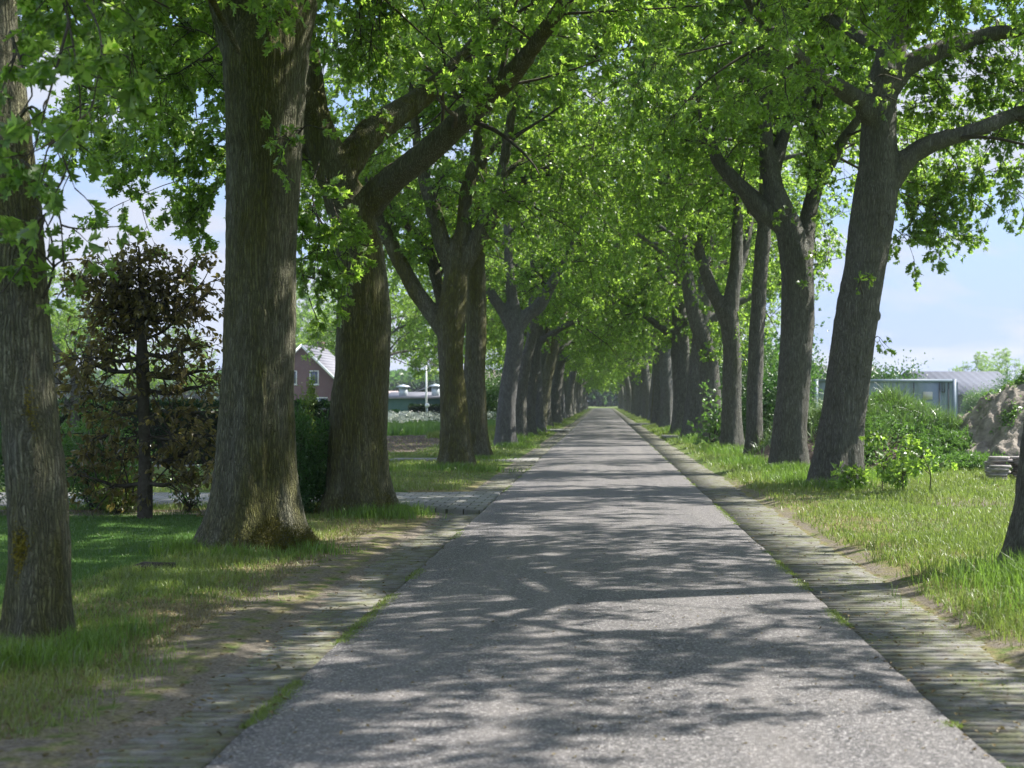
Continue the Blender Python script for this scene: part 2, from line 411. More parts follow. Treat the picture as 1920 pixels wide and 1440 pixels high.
def build_ground():
    xs = np.unique(np.round(np.concatenate([np.arange(-14, 14, 0.16), np.arange(-60, -14, 1.2), np.arange(14, 60, 1.2), np.array([-900, -500, -300, -200, -120, -90, 90, 120, 200, 300, 500, 900])]), 3))
    ys = np.unique(np.round(np.concatenate([np.arange(3, 40, 0.17), np.arange(40, 70, 0.3), np.arange(70, 140, 1.5), np.array([-60, -30, -15, -5, 160, 200, 260, 340, 500, 800, 1400, 2600])]), 3))
    X, Y = np.meshgrid(xs, ys)
    Z = gh(X, Y)
    g = Geo(); nx = len(xs); ny = len(ys)
    idx = np.arange(nx * ny).reshape(ny, nx)
    f = np.stack([idx[:-1, :-1], idx[:-1, 1:], idx[1:, 1:], idx[1:, :-1]], -1).reshape(-1, 4)
    g.add(np.stack([X, Y, Z], -1).reshape(-1, 3), f)
    o = g.build('ground', ground_mat(), smooth=True, kind='structure')
    x = X.ravel(); y = Y.ravel()
    soil = np.zeros_like(x)
    pl = sstep(44, 46, y) * (1 - sstep(64, 66, y)) * sstep(5.2, 7.0, -x) * (1 - sstep(22, 26, -x))
    soil = np.maximum(soil, pl * 1.3)
    soil = np.maximum(soil, ditch(x, y) * 1.2)
    # worn strip beside the left slats, crumbling edge beside the right ones
    wl = (1 - sstep(0.25, 0.75, np.abs(x + 2.85 - 0.15 * n2(x, y, 0.5, 3)))) * (1 - sstep(17, 21, y))
    wl = wl * 0.92
    soil = np.maximum(soil, wl * 0.56)
    wr = (1 - sstep(0.03, 0.22, np.abs(x - 2.70 - 0.05 * n2(x, y, 2.0, 19))))
    soil = np.maximum(soil, wr * 0.62 * (1 - 0.6 * sstep(25, 35, y)))
    soil = np.maximum(soil, (np.abs(x) < 2.45) * (y < 100) * 1.0)
    bed = sstep(20.0, 20.3, y) * (1 - sstep(21.0, 21.2, y)) * sstep(4.0, 4.6, -x)
    soil = np.maximum(soil, bed * 0.8)
    soil = np.maximum(soil, 0.9 * np.exp(-((x - 5.6) ** 2 / 1.0 + (y - 22.6) ** 2 / 1.2)))
    soil = np.maximum(soil, 0.55 * (n2(x, y, 0.55, 12) > 0.28) * (x > 4) * (y < 26))
    lawn = sstep(4.0, 4.8, -x + 0.3 * n2(x, y, 0.7, 4)) * (1 - sstep(20.0, 20.6, y))
    lawn = np.maximum(lawn, (x > 14) * (y > 50) * 1.0)
    dry = (1 - sstep(3.4, 4.6, np.abs(x) + 0.4 * n2(x, y, 0.5, 6))) * (0.62 - 0.34 * sstep(26, 34, y))
    dry = np.maximum(dry, 0.55 * np.clip(n2(x, y, 0.4, 9) * 1.5, 0, 1) * (x > 2.8) * (y < 30))
    for nm, a in (('plough', np.clip(pl, 0, 1)), ('soil', soil), ('lawn', lawn), ('dry', dry)):
        at = o.data.attributes.new(nm, 'FLOAT', 'POINT'); at.data.foreach_set('value', a.astype(np.float32))
    return o
build_ground()

def sheet(name, x0, x1, y0, y1, z, mat, nx=2, ny=200, jitter=0.0, **kw):
    ys = np.concatenate([np.linspace(y0, min(y1, 60), ny), np.linspace(min(y1, 60), y1, 60)[1:]]) if y1 > 60 else np.linspace(y0, y1, ny)
    xs = np.linspace(x0, x1, nx)
    X, Y = np.meshgrid(xs, ys)
    if jitter:
        X[:, 0] += jitter * n2(X[:, 0] * 0, ys, 2.5, 31, 3); X[:, -1] += jitter * n2(X[:, 0] * 0, ys, 2.5, 37, 3)
    idx = np.arange(X.size).reshape(X.shape)
    f = np.stack([idx[:-1, :-1], idx[:-1, 1:], idx[1:, 1:], idx[1:, :-1]], -1).reshape(-1, 4)
    g = Geo(); Z = np.full(X.shape, z)
    Z = Z + 0.02 * (1 - (X / HW) ** 2) * (np.abs(X) <= HW + 0.1)
    g.add(np.stack([X, Y, Z], -1).reshape(-1, 3), f)
    return g.build(name, mat, smooth=True, kind='structure', **kw)
# asphalt slab with its own thickness
sheet('road', -HW, HW, -40, 330, 0.0, road_mat(), nx=9, ny=500, jitter=0.024)
g = Geo()
for sx in (-1, 1):
    x0, x1 = sorted((sx * (HW - 0.035), sx * (HW - 0.03)))
    g.box((x0, -40, -0.12), (x1, 330, -0.006))
g.build('road_edge', M['twig'], kind='structure')

def slat_mat():
    m, nt, out = newmat('mossy_concrete_slats'); b = NB(nt)
    v = b.coord(1.0, 'World')
    fine = b.noise(v, 60, 3, 0.7); mid = b.noise(b.coord((3.0, 3.0, 1), 'World'), 1.3, 5, 0.7)
    c = b.mix(b.ramp(fine, [(0.3, 0.0), (0.7, 1.0)]), (0.15, 0.145, 0.138), (0.27, 0.262, 0.25))
    c = b.mix(b.ramp(mid, [(0.40, 0.0), (0.60, 0.7)]), c, (0.14, 0.15, 0.06))
    drt = b.noise(b.coord((2.2, 2.2, 1), 'World'), 2.3, 5, 0.7)
    c = b.mix(b.ramp(drt, [(0.48, 0.0), (0.64, 0.75)]), c, (0.10, 0.085, 0.066))
    b.l(b.bsdf(c, 0.9, b.bump(fine, 0.6, 0.008), 0.15), out.inputs[0])
    return m
SL = slat_mat()
def slats(name, sx):
    """transverse concrete ribs of the grass-paver strip, soil between them"""
    g = Geo(); rng = np.random.default_rng(4 + sx)
    y = 4.5
    while y < 75:
        if not (sx < 0 and 20.9 < y < 25.9):
            tone = 0.004 * rng.normal()
            a, b_ = 1.815, 2.20 + rng.normal(0, .004)
            for (u0, u1) in ((1.815, 2.64),):
                x0, x1 = sorted((sx * u0, sx * u1))
                z = -0.012 + 0.0022 * rng.normal()
                yy = y + rng.normal(0, 0.004)
                w = 0.049 + 0.002 * rng.normal()
                v = np.array([[x0, yy - w, z - .05], [x1, yy - w, z - .05], [x1, yy + w, z - .05], [x0, yy + w, z - .05],
                              [x0, yy - w + .008, z], [x1, yy - w + .008, z], [x1, yy + w - .008, z], [x0, yy + w - .008, z]])
                g.add(v, np.array([[4,5,6,7],[0,1,5,4],[1,2,6,5],[2,3,7,6],[3,0,4,7]]))
        y += 0.118
    # farther on the ribs run together: one low slab
    x0, x1 = sorted((sx * 1.815, sx * 2.6))
    g.box((x0, 75, -0.06), (x1, 330, -0.014))
    return g.build(name, SL, kind='structure')
slats('left_slat_strip', -1); slats('right_slat_strip', 1)

def paver_mat():
    m, nt, out = newmat('concrete_pavers'); b = NB(nt)
    v = b.coord(1.0, 'World')
    br = b.n('ShaderNodeTexBrick'); b.l(v, br.inputs['Vector'])
    br.inputs['Scale'].default_value = 1.0; br.inputs['Brick Width'].default_value = 0.30; br.inputs['Row Height'].default_value = 0.30
    br.inputs['Mortar Size'].default_value = 0.012; br.offset = 0.5
    br.inputs['Color1'].default_value = (0.33, 0.32, 0.31, 1); br.inputs['Color2'].default_value = (0.26, 0.255, 0.25, 1); br.inputs['Mortar'].default_value = (0.05, 0.055, 0.03, 1)
    n = b.noise(v, 2.5, 4); n3 = b.noise(v, 50, 3)
    c = b.mix(b.ramp(n, [(0.4, 0.0), (0.65, 0.55)]), br.outputs['Color'], (0.17, 0.18, 0.11))
    c = b.mix(b.ramp(n3, [(0.3, 0.25), (0.7, 0.0)]), c, (0.08, 0.08, 0.075))
    b.l(b.bsdf(c, 0.85, b.bump(n3, 0.3, 0.005), 0.2), out.inputs[0])
    return m
PV = paver_mat()
def poly_slab(name, pts, z, mat, th=0.12):
    g = Geo(); n = len(pts)
    # lay out as (x, y) outline
    v = [(x, y, z) for x, y in pts] + [(x, y, z - th) for x, y in pts]
    f = [list(range(n))] + [[i, i + n, (i + 1) % n + n, (i + 1) % n] for i in range(n)]
    g.add(v, f)
    return g.build(name, mat, kind='structure')
poly_slab('driveway', [(-1.84, 21.3), (-2.9, 21.9), (-4.2, 22.3), (-30, 22.6), (-30, 26.0), (-4.2, 25.4), (-2.9, 25.6), (-1.84, 25.9)], 0.012, PV, 0.14)
poly_slab('driveway', [(-1.84, 38.9), (-3.2, 39.4), (-6, 39.5), (-6, 41.0), (-3.2, 41.0), (-1.84, 41.3)], 0.012, PV, 0.14)
poly_slab('driveway', [(-5.5, 35.6), (-25, 36.4), (-25, 37.4), (-5.5, 36.5)], 0.03, PV, 0.14)
poly_slab('driveway', [(2.7, 61.5), (4.9, 62.2), (9, 62.2), (9, 64.2), (4.9, 64.2), (2.7, 65.5)], 0.10, PV, 0.14)
poly_slab('driveway', [(-1.84, 76), (-3.2, 77), (-8, 77), (-8, 80), (-3.2, 80), (-1.84, 81)], 0.07, PV, 0.14)
poly_slab('driveway', [(1.84, 96), (3.0, 97), (8, 97), (8, 101), (3.0, 101), (1.84, 102)], 0.09, PV, 0.14)

# ------------------------------------------------------------------ trees
def fused(name, tubes, voxel, mat, parent, seed=0, ridge=0.0, blobs=()):
    """closed tubes melted into one skin, then furrowed"""
    g = Geo()
    for (pts, rad, n, mult) in tubes: tube(g, pts, rad, n, mult)
    for (c, r) in blobs:
        th = np.linspace(0, np.pi, 9); pts = np.array(c)[None] + np.array([[0, 0, 1.0]]) * (-np.cos(th) * r)[:, None]
        tube(g, pts, np.maximum(np.sin(th) * r, 0.004), 14)
    me = g.mesh(name + '_raw')
    o = bpy.data.objects.new(name + '_raw', me); col.objects.link(o)
    md = o.modifiers.new('r', 'REMESH'); md.mode = 'VOXEL'; md.voxel_size = voxel; md.adaptivity = 0
    sm = o.modifiers.new('s', 'SMOOTH'); sm.iterations = 6; sm.factor = 0.6
    dg = bpy.context.evaluated_depsgraph_get()
    me2 = bpy.data.meshes.new_from_object(o.evaluated_get(dg))
    bpy.data.objects.remove(o); bpy.data.meshes.remove(me)
    me2.name = name
    n = len(me2.vertices)
    co = np.zeros(n * 3, np.float32); me2.vertices.foreach_get('co', co); co = co.reshape(-1, 3)
    nr = np.zeros(n * 3, np.float32); me2.vertex_normals.foreach_get('vector', nr); nr = nr.reshape(-1, 3)
    if ridge > 0:
        w = 0.5 * fbm(co * np.array([2.5, 2.5, 1.6]), seed + 5, 2)
        q = np.stack([co[:, 0] * 15 + w * 2, co[:, 1] * 15 - w * 2, co[:, 2] * 1.9 + w], -1)
        rd = 1 - 2 * np.abs(vnoise(q, seed)); q2 = q * 2.3; rd2 = 1 - 2 * np.abs(vnoise(q2, seed + 9))
        lum = fbm(co * np.array([3.0, 3.0, 1.2]), seed + 3, 3)
        dsp = ridge * 1.25 * (0.65 * rd + 0.4 * rd2) + 0.026 * lum
        co = co + nr * dsp[:, None]
    else:
        co = co + nr * (0.03 * fbm(co * np.array([2.0, 2.0, 1.0]), seed + 3, 2))[:, None]
    me2.vertices.foreach_set('co', co.astype(np.float32).ravel())
    me2.materials.clear(); me2.materials.append(mat)
    me2.polygons.foreach_set('use_smooth', np.ones(len(me2.polygons), dtype=bool))
    me2.update()
    ob = bpy.data.objects.new(name, me2); col.objects.link(ob); ob.parent = parent
    return ob

def foliage(limbs, rng, tmpl, leaf=0.15, spacing=0.42, sec_len=(1.0, 2.4), twigs=12, per=9, zmin=3.9, crown=None, keep=None, s0=0.3, base=(0, 0, 0), tw_len=(0.22, 0.65)):
    """limbs: list of (pts, rad). returns (branches geo, leaves geo)"""
    gb = Geo(); gl = Geo()
    S = []; D = []; L = []; R0 = []
    for (pts, rad) in limbs:
        pts = np.asarray(pts, float); rad = np.asarray(rad, float)
        seg = np.linalg.norm(np.diff(pts, axis=0), axis=1); s = np.concatenate([[0], np.cumsum(seg)]); T = s[-1]
        n = max(3, int(T * (1 - s0) / spacing))
        ss = np.sort(rng.uniform(s0 * T, T, n)); ss[-1] = T
        p = np.stack([np.interp(ss, s, pts[:, k]) for k in range(3)], 1)
        t = norm(np.stack([np.interp(ss, s, np.gradient(pts[:, k])) for k in range(3)], 1))
        r = np.interp(ss, s, rad)
        pr = rng.normal(0, 1, (n, 3)); pr[:, 2] *= 0.75; pr = pr - t * np.sum(pr * t, 1, keepdims=True); pr = norm(pr)
        d = norm(t * rng.uniform(0.35, 0.9, (n, 1)) + pr + np.array([0, 0, 0.10]))
        d[-1] = t[-1]
        ln = rng.uniform(sec_len[0], sec_len[1], n) * (1 - 0.35 * (ss / T)) * (0.55 + 0.45 * rng.random(n))
        ok = rng.random(n) > 0.06
        S.append(p[ok]); D.append(d[ok]); L.append(ln[ok]); R0.append(np.clip(r[ok] * 0.5, 0.008, 0.026))
    S = np.concatenate(S); D = np.concatenate(D); L = np.concatenate(L); R0 = np.concatenate(R0)
    Mn = len(S); K = 6; tt = np.linspace(0, 1, K)
    bend = rng.normal(0, 0.22, (Mn, 3)); bend[:, 2] -= 0.18
    Pm = S[:, None] + D[:, None] * (L[:, None, None] * tt[None, :, None]) + bend[:, None] * (L[:, None, None] * (tt ** 2)[None, :, None])
    # leave out what would hang too low
    wz = Pm[:, -1]
    lim = zmin - 0.5 * sstep(2.5, 5.0, np.abs(wz[:, 0] + base[0])) + 0.45 * vnoise((wz + np.array(base)) * 0.7, 3)
    good = wz[:, 2] > lim
    if keep is not None: good &= keep(wz + np.array(base))
    Pm = Pm[good]; L = L[good]; R0 = R0[good]; D = D[good]; Mn = len(Pm)
    multi_tube(gb, Pm, R0[:, None] * np.linspace(1, 0.3, K)[None], 4)
    # twigs
    dens = np.clip(rng.normal(1.0, 0.3, Mn), 0.3, 1.6)
    cnt = np.maximum(2, (twigs * L / 1.5 * dens).astype(int))
    ii = np.repeat(np.arange(Mn), cnt); Nt = len(ii)
    ta = rng.uniform(0.18, 1.0, Nt); ta[np.cumsum(cnt) - 1] = 1.0
    x = ta * (K - 1); k0 = np.minimum(x.astype(int), K - 2); fr = (x - k0)[:, None]
    st = Pm[ii, k0] * (1 - fr) + Pm[ii, k0 + 1] * fr
    td = norm(Pm[ii, k0 + 1] - Pm[ii, k0])
    pr = rng.normal(0, 1, (Nt, 3)); pr[:, 2] *= 0.7
    d = norm(td * 0.8 + norm(pr) * 0.9 + np.array([0, 0, -0.05]))
    tl = rng.uniform(tw_len[0], tw_len[1], Nt)
    t3 = np.linspace(0, 1, 3)
    Tm = st[:, None] + d[:, None] * (tl[:, None, None] * t3[None, :, None]) + np.array([0, 0, -0.22]) * (tl[:, None, None] * (t3 ** 2)[None, :, None])
    multi_tube(gb, Tm, np.array([0.0055, 0.004, 0.0022])[None] * np.ones((Nt, 1)), 3)
    # leaves
    jj = np.repeat(np.arange(Nt), per); Nl = len(jj)
    tb = rng.uniform(0.25, 1.0, Nl) ** 0.7
    b0 = Tm[jj, 0] * ((1 - tb) ** 2)[:, None] + Tm[jj, 1] * (2 * tb * (1 - tb))[:, None] + Tm[jj, 2] * (tb ** 2)[:, None]
    ax = norm(d[jj] * 0.55 + rng.normal(0, 0.55, (Nl, 3)) + np.array([0, 0, -0.38]))
    b0 = b0 + ax * (0.02)
    sz = leaf * rng.uniform(0.45, 1.35, Nl)
    add_leaves(gl, b0, ax, sz, tmpl, rng, 0.75, 0.55)
    return gb, gl, Nl

def make_limb(p0, az, el, length, r0, rng, up=0.5, step=0.5):
    """a bough that leaves p0 and arches"""
    n = 7; pts = [np.array(p0, float)]; rad = [r0]
    a = az; e = el
    for i in range(n):
        e = e + (-0.06 + 0.04 * up) * 1.0 + rng.normal(0, 0.09); a = a + rng.normal(0, 0.13)
        d = np.array([math.cos(a) * math.cos(e), math.sin(a) * math.cos(e), math.sin(e)])
        pts.append(pts[-1] + d * length / n); rad.append(r0 * (1 - (i + 1) / n * 0.86))
    return resample(pts, rad, step)

def flare_fn(seed, amt=0.5, h=0.35, lobes=5):
    rng = np.random.default_rng(seed); ph = rng.uniform(0, 6.28, 3)
    def fn(pts, th):
        z = np.maximum(pts[:, 2], -0.1)[:, None]; th = th[None]
        e = np.exp(-z / h); e2 = np.exp(-z / (h * 2.2))
        return 1 + amt * e + e2 * (0.16 * np.cos(lobes * th + ph[0]) + 0.08 * np.cos((lobes + 3) * th + ph[1])) + 0.03 * np.cos(3 * th + ph[2] + z * 0.6)
    return fn

AV = 'oaks lining the avenue'
def make_oak(name, label, base, trunk, limbs, mat, seed, tmpl, leaf, voxel=0.03, ridge=0.012, flare=(0.5, 0.35), extra=(6, 4.5, 9.0, 6.0), zmin=3.9,
             twigs=21, per=9, spacing=0.30, keep=None, blobs=(), lips=(), group=AV, sec_len=(1.0, 2.4)):
    """trunk/limbs given as [(pts, rad)] in place coordinates; extra = (count, z from, z to, length)"""
    rng = np.random.default_rng(seed)
    base = np.array(base, float)
    root = thing(name, label, 'tree', tuple(base), 0, group)
    tp, tr = resample(trunk[0], trunk[1], 0.12); tp = tp - base
    # carry the stem into the ground
    tp = np.vstack([tp[0] + np.array([0, 0, -0.35]), tp]); tr = np.concatenate([[tr[0]], tr])
    tubes = [(tp, tr, 28, flare_fn(seed, flare[0], flare[1]))]
    fol = []
    for (pts, rad) in limbs:
        q, r = resample(pts, rad, 0.18); q = q - base
        tubes.append((q, np.maximum(r, 0.03), 14, None)); fol.append((q, r))
    n, z0, z1, ln = extra
    zs = tp[:, 2]
    az0 = rng.uniform(0, 6.28)
    for i in range(n):
        z = z0 + (z1 - z0) * (i + rng.random() * 0.6) / max(n, 1)
        k = int(np.argmin(np.abs(zs - z))); p = tp[k]
        az = az0 + i * 2.399 + rng.normal(0, 0.2)
        q, r = make_limb(p, az, rng.uniform(0.2, 0.95), ln * rng.uniform(0.75, 1.1) * (1.1 - 0.35 * i / n), max(tr[k] * 0.48, 0.07), rng)
        tubes.append((q, np.maximum(r, 0.03), 10, None)); fol.append((q, r))
    # the leader
    top = tp[-1]
    for i in range(2):
        q, r = make_limb(top, rng.uniform(0, 6.28), 1.2, 4.5, max(tr[-1] * 0.8, 0.06), rng)
        tubes.append((q, np.maximum(r, 0.03), 10, None)); fol.append((q, r))
    subs = []
    for (q, r) in fol:
        L_ = np.sum(np.linalg.norm(np.diff(q, axis=0), axis=1))
        if L_ < 2.0: continue
        for kk in range(3 if L_ > 3.5 else 2):
            k = int(len(q) * rng.uniform(0.30, 0.85)); k = min(max(k, 1), len(q) - 2)
            t = norm(q[k + 1] - q[k - 1]); pr = rng.normal(0, 1, 3); pr[2] *= 0.6; pr = norm(pr - t * np.dot(pr, t))
            dd = norm(t * 0.75 + pr * 0.85 + np.array([0, 0, 0.12]))
            sq, sr = make_limb(q[k], math.atan2(dd[1], dd[0]), (rng.uniform(-0.45, 0.1) if kk == 0 else math.asin(np.clip(dd[2], -0.5, 0.95))), L_ * rng.uniform(0.35, 0.55), float(np.clip(r[k] * 0.5, 0.025, 0.045)), rng, 0.5, 0.3)
            subs.append((sq, sr))
    for (pts, rad) in lips:
        q, r = resample(pts, rad, 0.08); tubes.append((q - base, r, 8, None))
    fused('trunk', tubes, voxel, mat, root, seed, ridge, [(np.array(c) - base, r) for c, r in blobs])
    gb, gl, nl = foliage(fol + subs, rng, tmpl, leaf, spacing, zmin=zmin, twigs=twigs, per=per, keep=keep, base=base, sec_len=sec_len)
    for (q, r) in subs: tube(gb, q, np.maximum(r, 0.008), 6)
    print('LEAVES', name, seed, nl, len(fol)); gb.build('branches', M['twig'], root)
    gl.build('crown', M['leaf'], root)
    return root

def PT(lst, d):
    """[(px, py, width px, depth offset)] -> points, radii"""
    pts = []; rad = []
    for it in lst:
        px, py, w = it[:3]; dd = d + (it[3] if len(it) > 3 else 0)
        pts.append(P(px, py, dd)); rad.append(w / 2 * dd / F)
    return np.array(pts), np.array(rad)
def base_of(x, y): 
    return (x, y, float(gh(x, y)))
EX = lambda n, a, b, l: (n + 2, a, b, l)
# --- left row
make_oak('oak_tree', 'slim mossy oak trunk at the left edge, tall grass at its foot', base_of(-3.87, 9.8),
    PT([(76,1200,108),(73,1000,102),(57,800,101),(40,600,96),(25,400,91),(3,200,86),(-8,60,82),(-25,-200,76),(-45,-700,58),(-60,-1300,36)], 9.8),
    [PT([(-5,120,50),(-60,0,44,.4),(-140,-160,36,1),(-260,-340,26,1.6),(-420,-480,14,2)], 9.8),
     PT([(-5,0,46),(60,-140,40,-.3),(120,-300,34,-.6),(200,-480,26,-.8),(320,-640,14,-1)], 9.8)],
    M['bark_moss'], 11, LEAF0, 0.118, 0.02, 0.010, (0.25, 0.25), EX(5, 5.4, 9.0, 5.0), 4.25, per=12, keep=lambda p: (p[:, 2] > 5.4) | ((p[:, 0] < -4.3) & (p[:, 1] > 8.2)))
make_oak('oak_tree', 'massive mossy oak left of the road, with bark seam and wide flared foot', base_of(-3.84, 15.8),
    PT([(482,1034,150),(481,900,142),(484,800,136),(489,600,126),(493,400,129),(496,300,134),(496,200,142),(500,100,156),(535,0,118),(562,-120,98),(590,-320,76),(600,-620,52),(610,-1100,28)], 15.8),
    [PT([(482,150,100),(455,60,96),(425,-40,82),(390,-180,66,.3),(330,-380,50,.6),(260,-600,30,1)], 15.8),
     PT([(560,-100,50),(640,-200,46,-.6),(760,-300,38,-1.4),(900,-380,28,-2.2),(1050,-430,14,-3)], 15.8),
     PT([(440,0,44),(380,-60,38,-.8),(280,-90,32,-1.8),(160,-120,24,-2.6),(40,-130,12,-3.2)], 15.8)],
    M['bark_moss'], 12, LEAF0, 0.118, 0.022, 0.013, (0.55, 0.34), EX(6, 7.2, 11, 6.0), 5.5, per=12,
    lips=[PT([(480,600,3,-.36),(477,680,8,-.37),(480,760,9,-.38),(478,860,9,-.39),(472,960,10,-.42)], 15.8), PT([(491,590,4,-.36),(494,660,9,-.37),(490,750,10,-.38),(493,850,9,-.39),(496,950,8,-.42),(500,1010,6,-.46)], 15.8), PT([(470,575,10,-.34),(484,583,14,-.37),(496,590,8,-.36)], 15.8)])
make_oak('oak_tree', 'stout greenish oak beside the paved driveway, heavy boughs leaning over the road', base_of(-3.58, 20.7),
    PT([(668,968,116),(667,850,107),(677,700,99),(681,600,99),(678,500,88),(664,430,82),(648,375,80),(628,325,68),(602,250,58),(585,180,52),(562,0,45),(540,-300,36),(540,-800,18)], 20.7),
    [PT([(656,410,58),(690,382,56),(740,332,50,-.2),(800,287,49,-.5),(870,222,43,-.9),(950,150,37,-1.3),(1020,60,29,-1.8),(1100,-60,18,-2.2)], 20.7),
     PT([(630,350,54),(662,292,58,.2),(700,245,53,.5),(760,205,45,.9),(830,150,36,1.3),(885,90,28,1.7),(950,10,18,2)], 20.7),
     PT([(630,330,44),(585,275,38,.4),(520,210,32,.9),(430,160,26,1.3),(320,130,20,1.7),(230,90,10,2)], 20.7),
     PT([(600,240,40),(550,150,34,-.6),(470,80,28,-1.4),(370,30,22,-2.2),(260,0,10,-3)], 20.7)],
    M['bark_moss'], 13, LEAF0, 0.118, 0.026, 0.012, (0.30, 0.30), EX(6, 7.6, 11.5, 5.5), 5.6, per=12, keep=lambda p: ~((p[:, 1] < 20.6) & (p[:, 0] > -4.6) & (p[:, 0] < -2.0) & (p[:, 2] < 6.6)))
make_oak('oak_tree', 'dark oak spreading low into many slender boughs, behind the shallow ditch', base_of(-3.51, 34.0),
    PT([(856,882,60),(850,760,49),(846,700,45),(844,640,48),(847,590,54),(853,540,47),(856,480,40),(868,430,28),(875,360,24),(892,290,20),(900,180,15),(900,-50,8)], 34.0),
    [PT([(838,625,34),(812,590,33),(798,570,31),(770,530,29),(735,460,26),(708,400,22),(690,330,16,.5),(670,250,10,1)], 34.0),
     PT([(838,600,24),(822,540,22,.4),(808,480,20,.6),(790,450,20,.8),(760,415,18,1),(735,390,15,1.2),(700,365,9,1.5)], 34.0),
     PT([(850,510,34),(834,474,32),(815,400,28),(797,340,24),(782,260,18),(770,160,10)], 34.0),
     PT([(858,510,36),(885,470,32),(912,410,28),(932,360,24),(946,300,20),(958,220,15),(975,120,9)], 34.0)],
    M['bark_moss'], 14, LEAF1, 0.135, 0.035, 0.010, (0.30, 0.35), EX(5, 7.2, 11, 5.5), 5.7, per=10)
make_oak('oak_tree', 'straight dark oak trunk close behind the low-branching one, second trunk past the ditch', base_of(-3.62, 41.0),
    PT([(895,862,44),(892,760,40),(890,700,39),(893,600,38),(890,500,38),(893,420,34),(900,300,28),(905,150,18),(910,-40,9)], 41.0),
    [PT([(892,480,22),(915,430,20,-.5),(950,380,17,-1.2),(990,330,13,-2),(1030,290,7,-3)], 41.0)],
    M['bark_moss'], 15, LEAF1, 0.135, 0.04, 0.009, (0.45, 0.35), EX(7, 6.8, 11, 5.5), 5.6)
make_oak('oak_tree', 'smooth grey oak trunk opening into a wide V, left of the road', base_of(-3.55, 51.0),
    PT([(948,840,40),(950,760,34),(957,700,32),(967,640,34),(966,605,34),(960,560,22),(955,500,18),(950,400,14),(950,250,8)], 51.0),
    [PT([(968,620,28),(988,592,26),(1012,572,24),(1036,530,20),(1060,490,17),(1080,440,14),(1100,380,9)], 51.0),
     PT([(962,615,28),(938,575,22),(918,545,18),(905,505,15),(893,440,9)], 51.0)],
    M['bark_blue'], 16, LEAF1, 0.135, 0.045, 0.0, (0.25, 0.35), EX(6, 7, 11, 5.5), 5.6)
make_oak('oak_tree', 'slender dark oak bending to the right just behind the wide grey V-shaped one', base_of(-3.55, 60.0),
    PT([(974,826,28),(977,740,24),(985,680,21),(1000,620,20),(1003,560,18),(1000,450,12),(1000,300,6)], 60.0),
    [PT([(1001,600,12),(1015,560,11,-.6),(1035,530,9,-1.4),(1060,500,5,-2)], 60.0)],
    M['bark_grey'], 17, LEAF1, 0.14, 0.05, 0.0, (0.25, 0.35), EX(7, 5.5, 11, 5.5), 4.3)
# --- right row
make_oak('oak_tree', 'dark oak trunk cut by the right edge, lush grass at its foot', base_of(4.08, 13.4),
    PT([(1943,1078,96),(1953,950,90),(1960,850,87),(1975,700,84),(1990,500,80),(2010,200,76),(2030,-200,62),(2040,-900,38)], 13.4),
    [PT([(2008,100,54),(1960,-110,44,-.5),(1840,-270,38,-1.2),(1680,-350,30,-2),(1500,-400,22,-2.6),(1350,-420,10,-3.2)], 13.4),
     PT([(2012,60,50),(1960,-160,42,.8),(1840,-300,34,1.8),(1650,-400,26,2.8),(1450,-440,12,3.6)], 13.4),
     PT([(2010,0,46),(1990,-110,40,2),(1910,-170,30,4),(1860,-190,12,6)], 13.4), PT([(2020,-100,44),(2040,-240,38,2),(2010,-330,28,4),(1960,-380,12,6)], 13.4)],
    M['bark_grey'], 21, LEAF0, 0.118, 0.025, 0.010, (0.35, 0.30), EX(9, 5.4, 10.5, 7.0), 4.2, per=12, spacing=.29, twigs=20, keep=lambda p: (p[:, 2] > 6.0) | (p[:, 0] < 2.2))
r1 = make_oak('oak_tree', 'leaning grey oak with branch scars, long boughs reaching right and saplings at its foot', base_of(4.42, 27.0),
    PT([(1567,918,92),(1572,850,86),(1580,780,81),(1592,700,80),(1600,640,79),(1612,560,76),(1622,500,76),(1634,430,80),(1642,370,82),(1648,310,73),(1648,240,66),(1652,180,60),(1668,110,56),(1680,50,54),(1690,0,50),(1700,-100,44),(1705,-300,34),(1710,-700,16)], 27.0),
    [PT([(1650,362,56),(1680,322,46),(1710,290,37),(1760,264,32),(1810,250,29),(1860,232,26),(1920,208,24,.3),(2000,190,19,.6),(2100,150,11,1)], 27.0),
     PT([(1662,170,48),(1692,132,40),(1730,108,36),(1780,88,32),(1830,72,28),(1880,60,25),(1940,58,22,-.3),(2060,30,12,-.8)], 27.0),
     PT([(1650,215,44),(1612,190,34,-.3),(1575,165,32,-.6),(1540,148,29,-1),(1510,120,26,-1.4),(1485,95,24,-1.8),(1440,50,19,-2.4),(1380,-30,12,-3)], 27.0),
     PT([(1700,-60,40),(1740,-120,34,-1),(1800,-190,28,-2),(1880,-250,18,-3)], 27.0),
     PT([(1680,60,36),(1750,-80,32,-2),(1850,-210,25,-4),(1950,-330,12,-6)], 27.0), PT([(1695,-40,36),(1700,-180,31,-2),(1680,-340,24,-4.2),(1640,-480,12,-6.4)], 27.0)],
    M['bark_grey'], 22, LEAF0, 0.118, 0.028, 0.010, (0.22, 0.35), EX(9, 8.2, 13, 6.8), 4.8, spacing=.29, twigs=20, keep=lambda p: ~((p[:, 1] < 26.9) & (p[:, 0] > 3.9) & (p[:, 0] < 8) & (p[:, 2] < 9.2)), per=12,
    blobs=[(P(1625, 212, 26.75), 0.21), (P(1660, 130, 26.8), 0.20), (P(1638, 592, 27.0), 0.13), (P(1690, 300, 26.9), 0.17)])
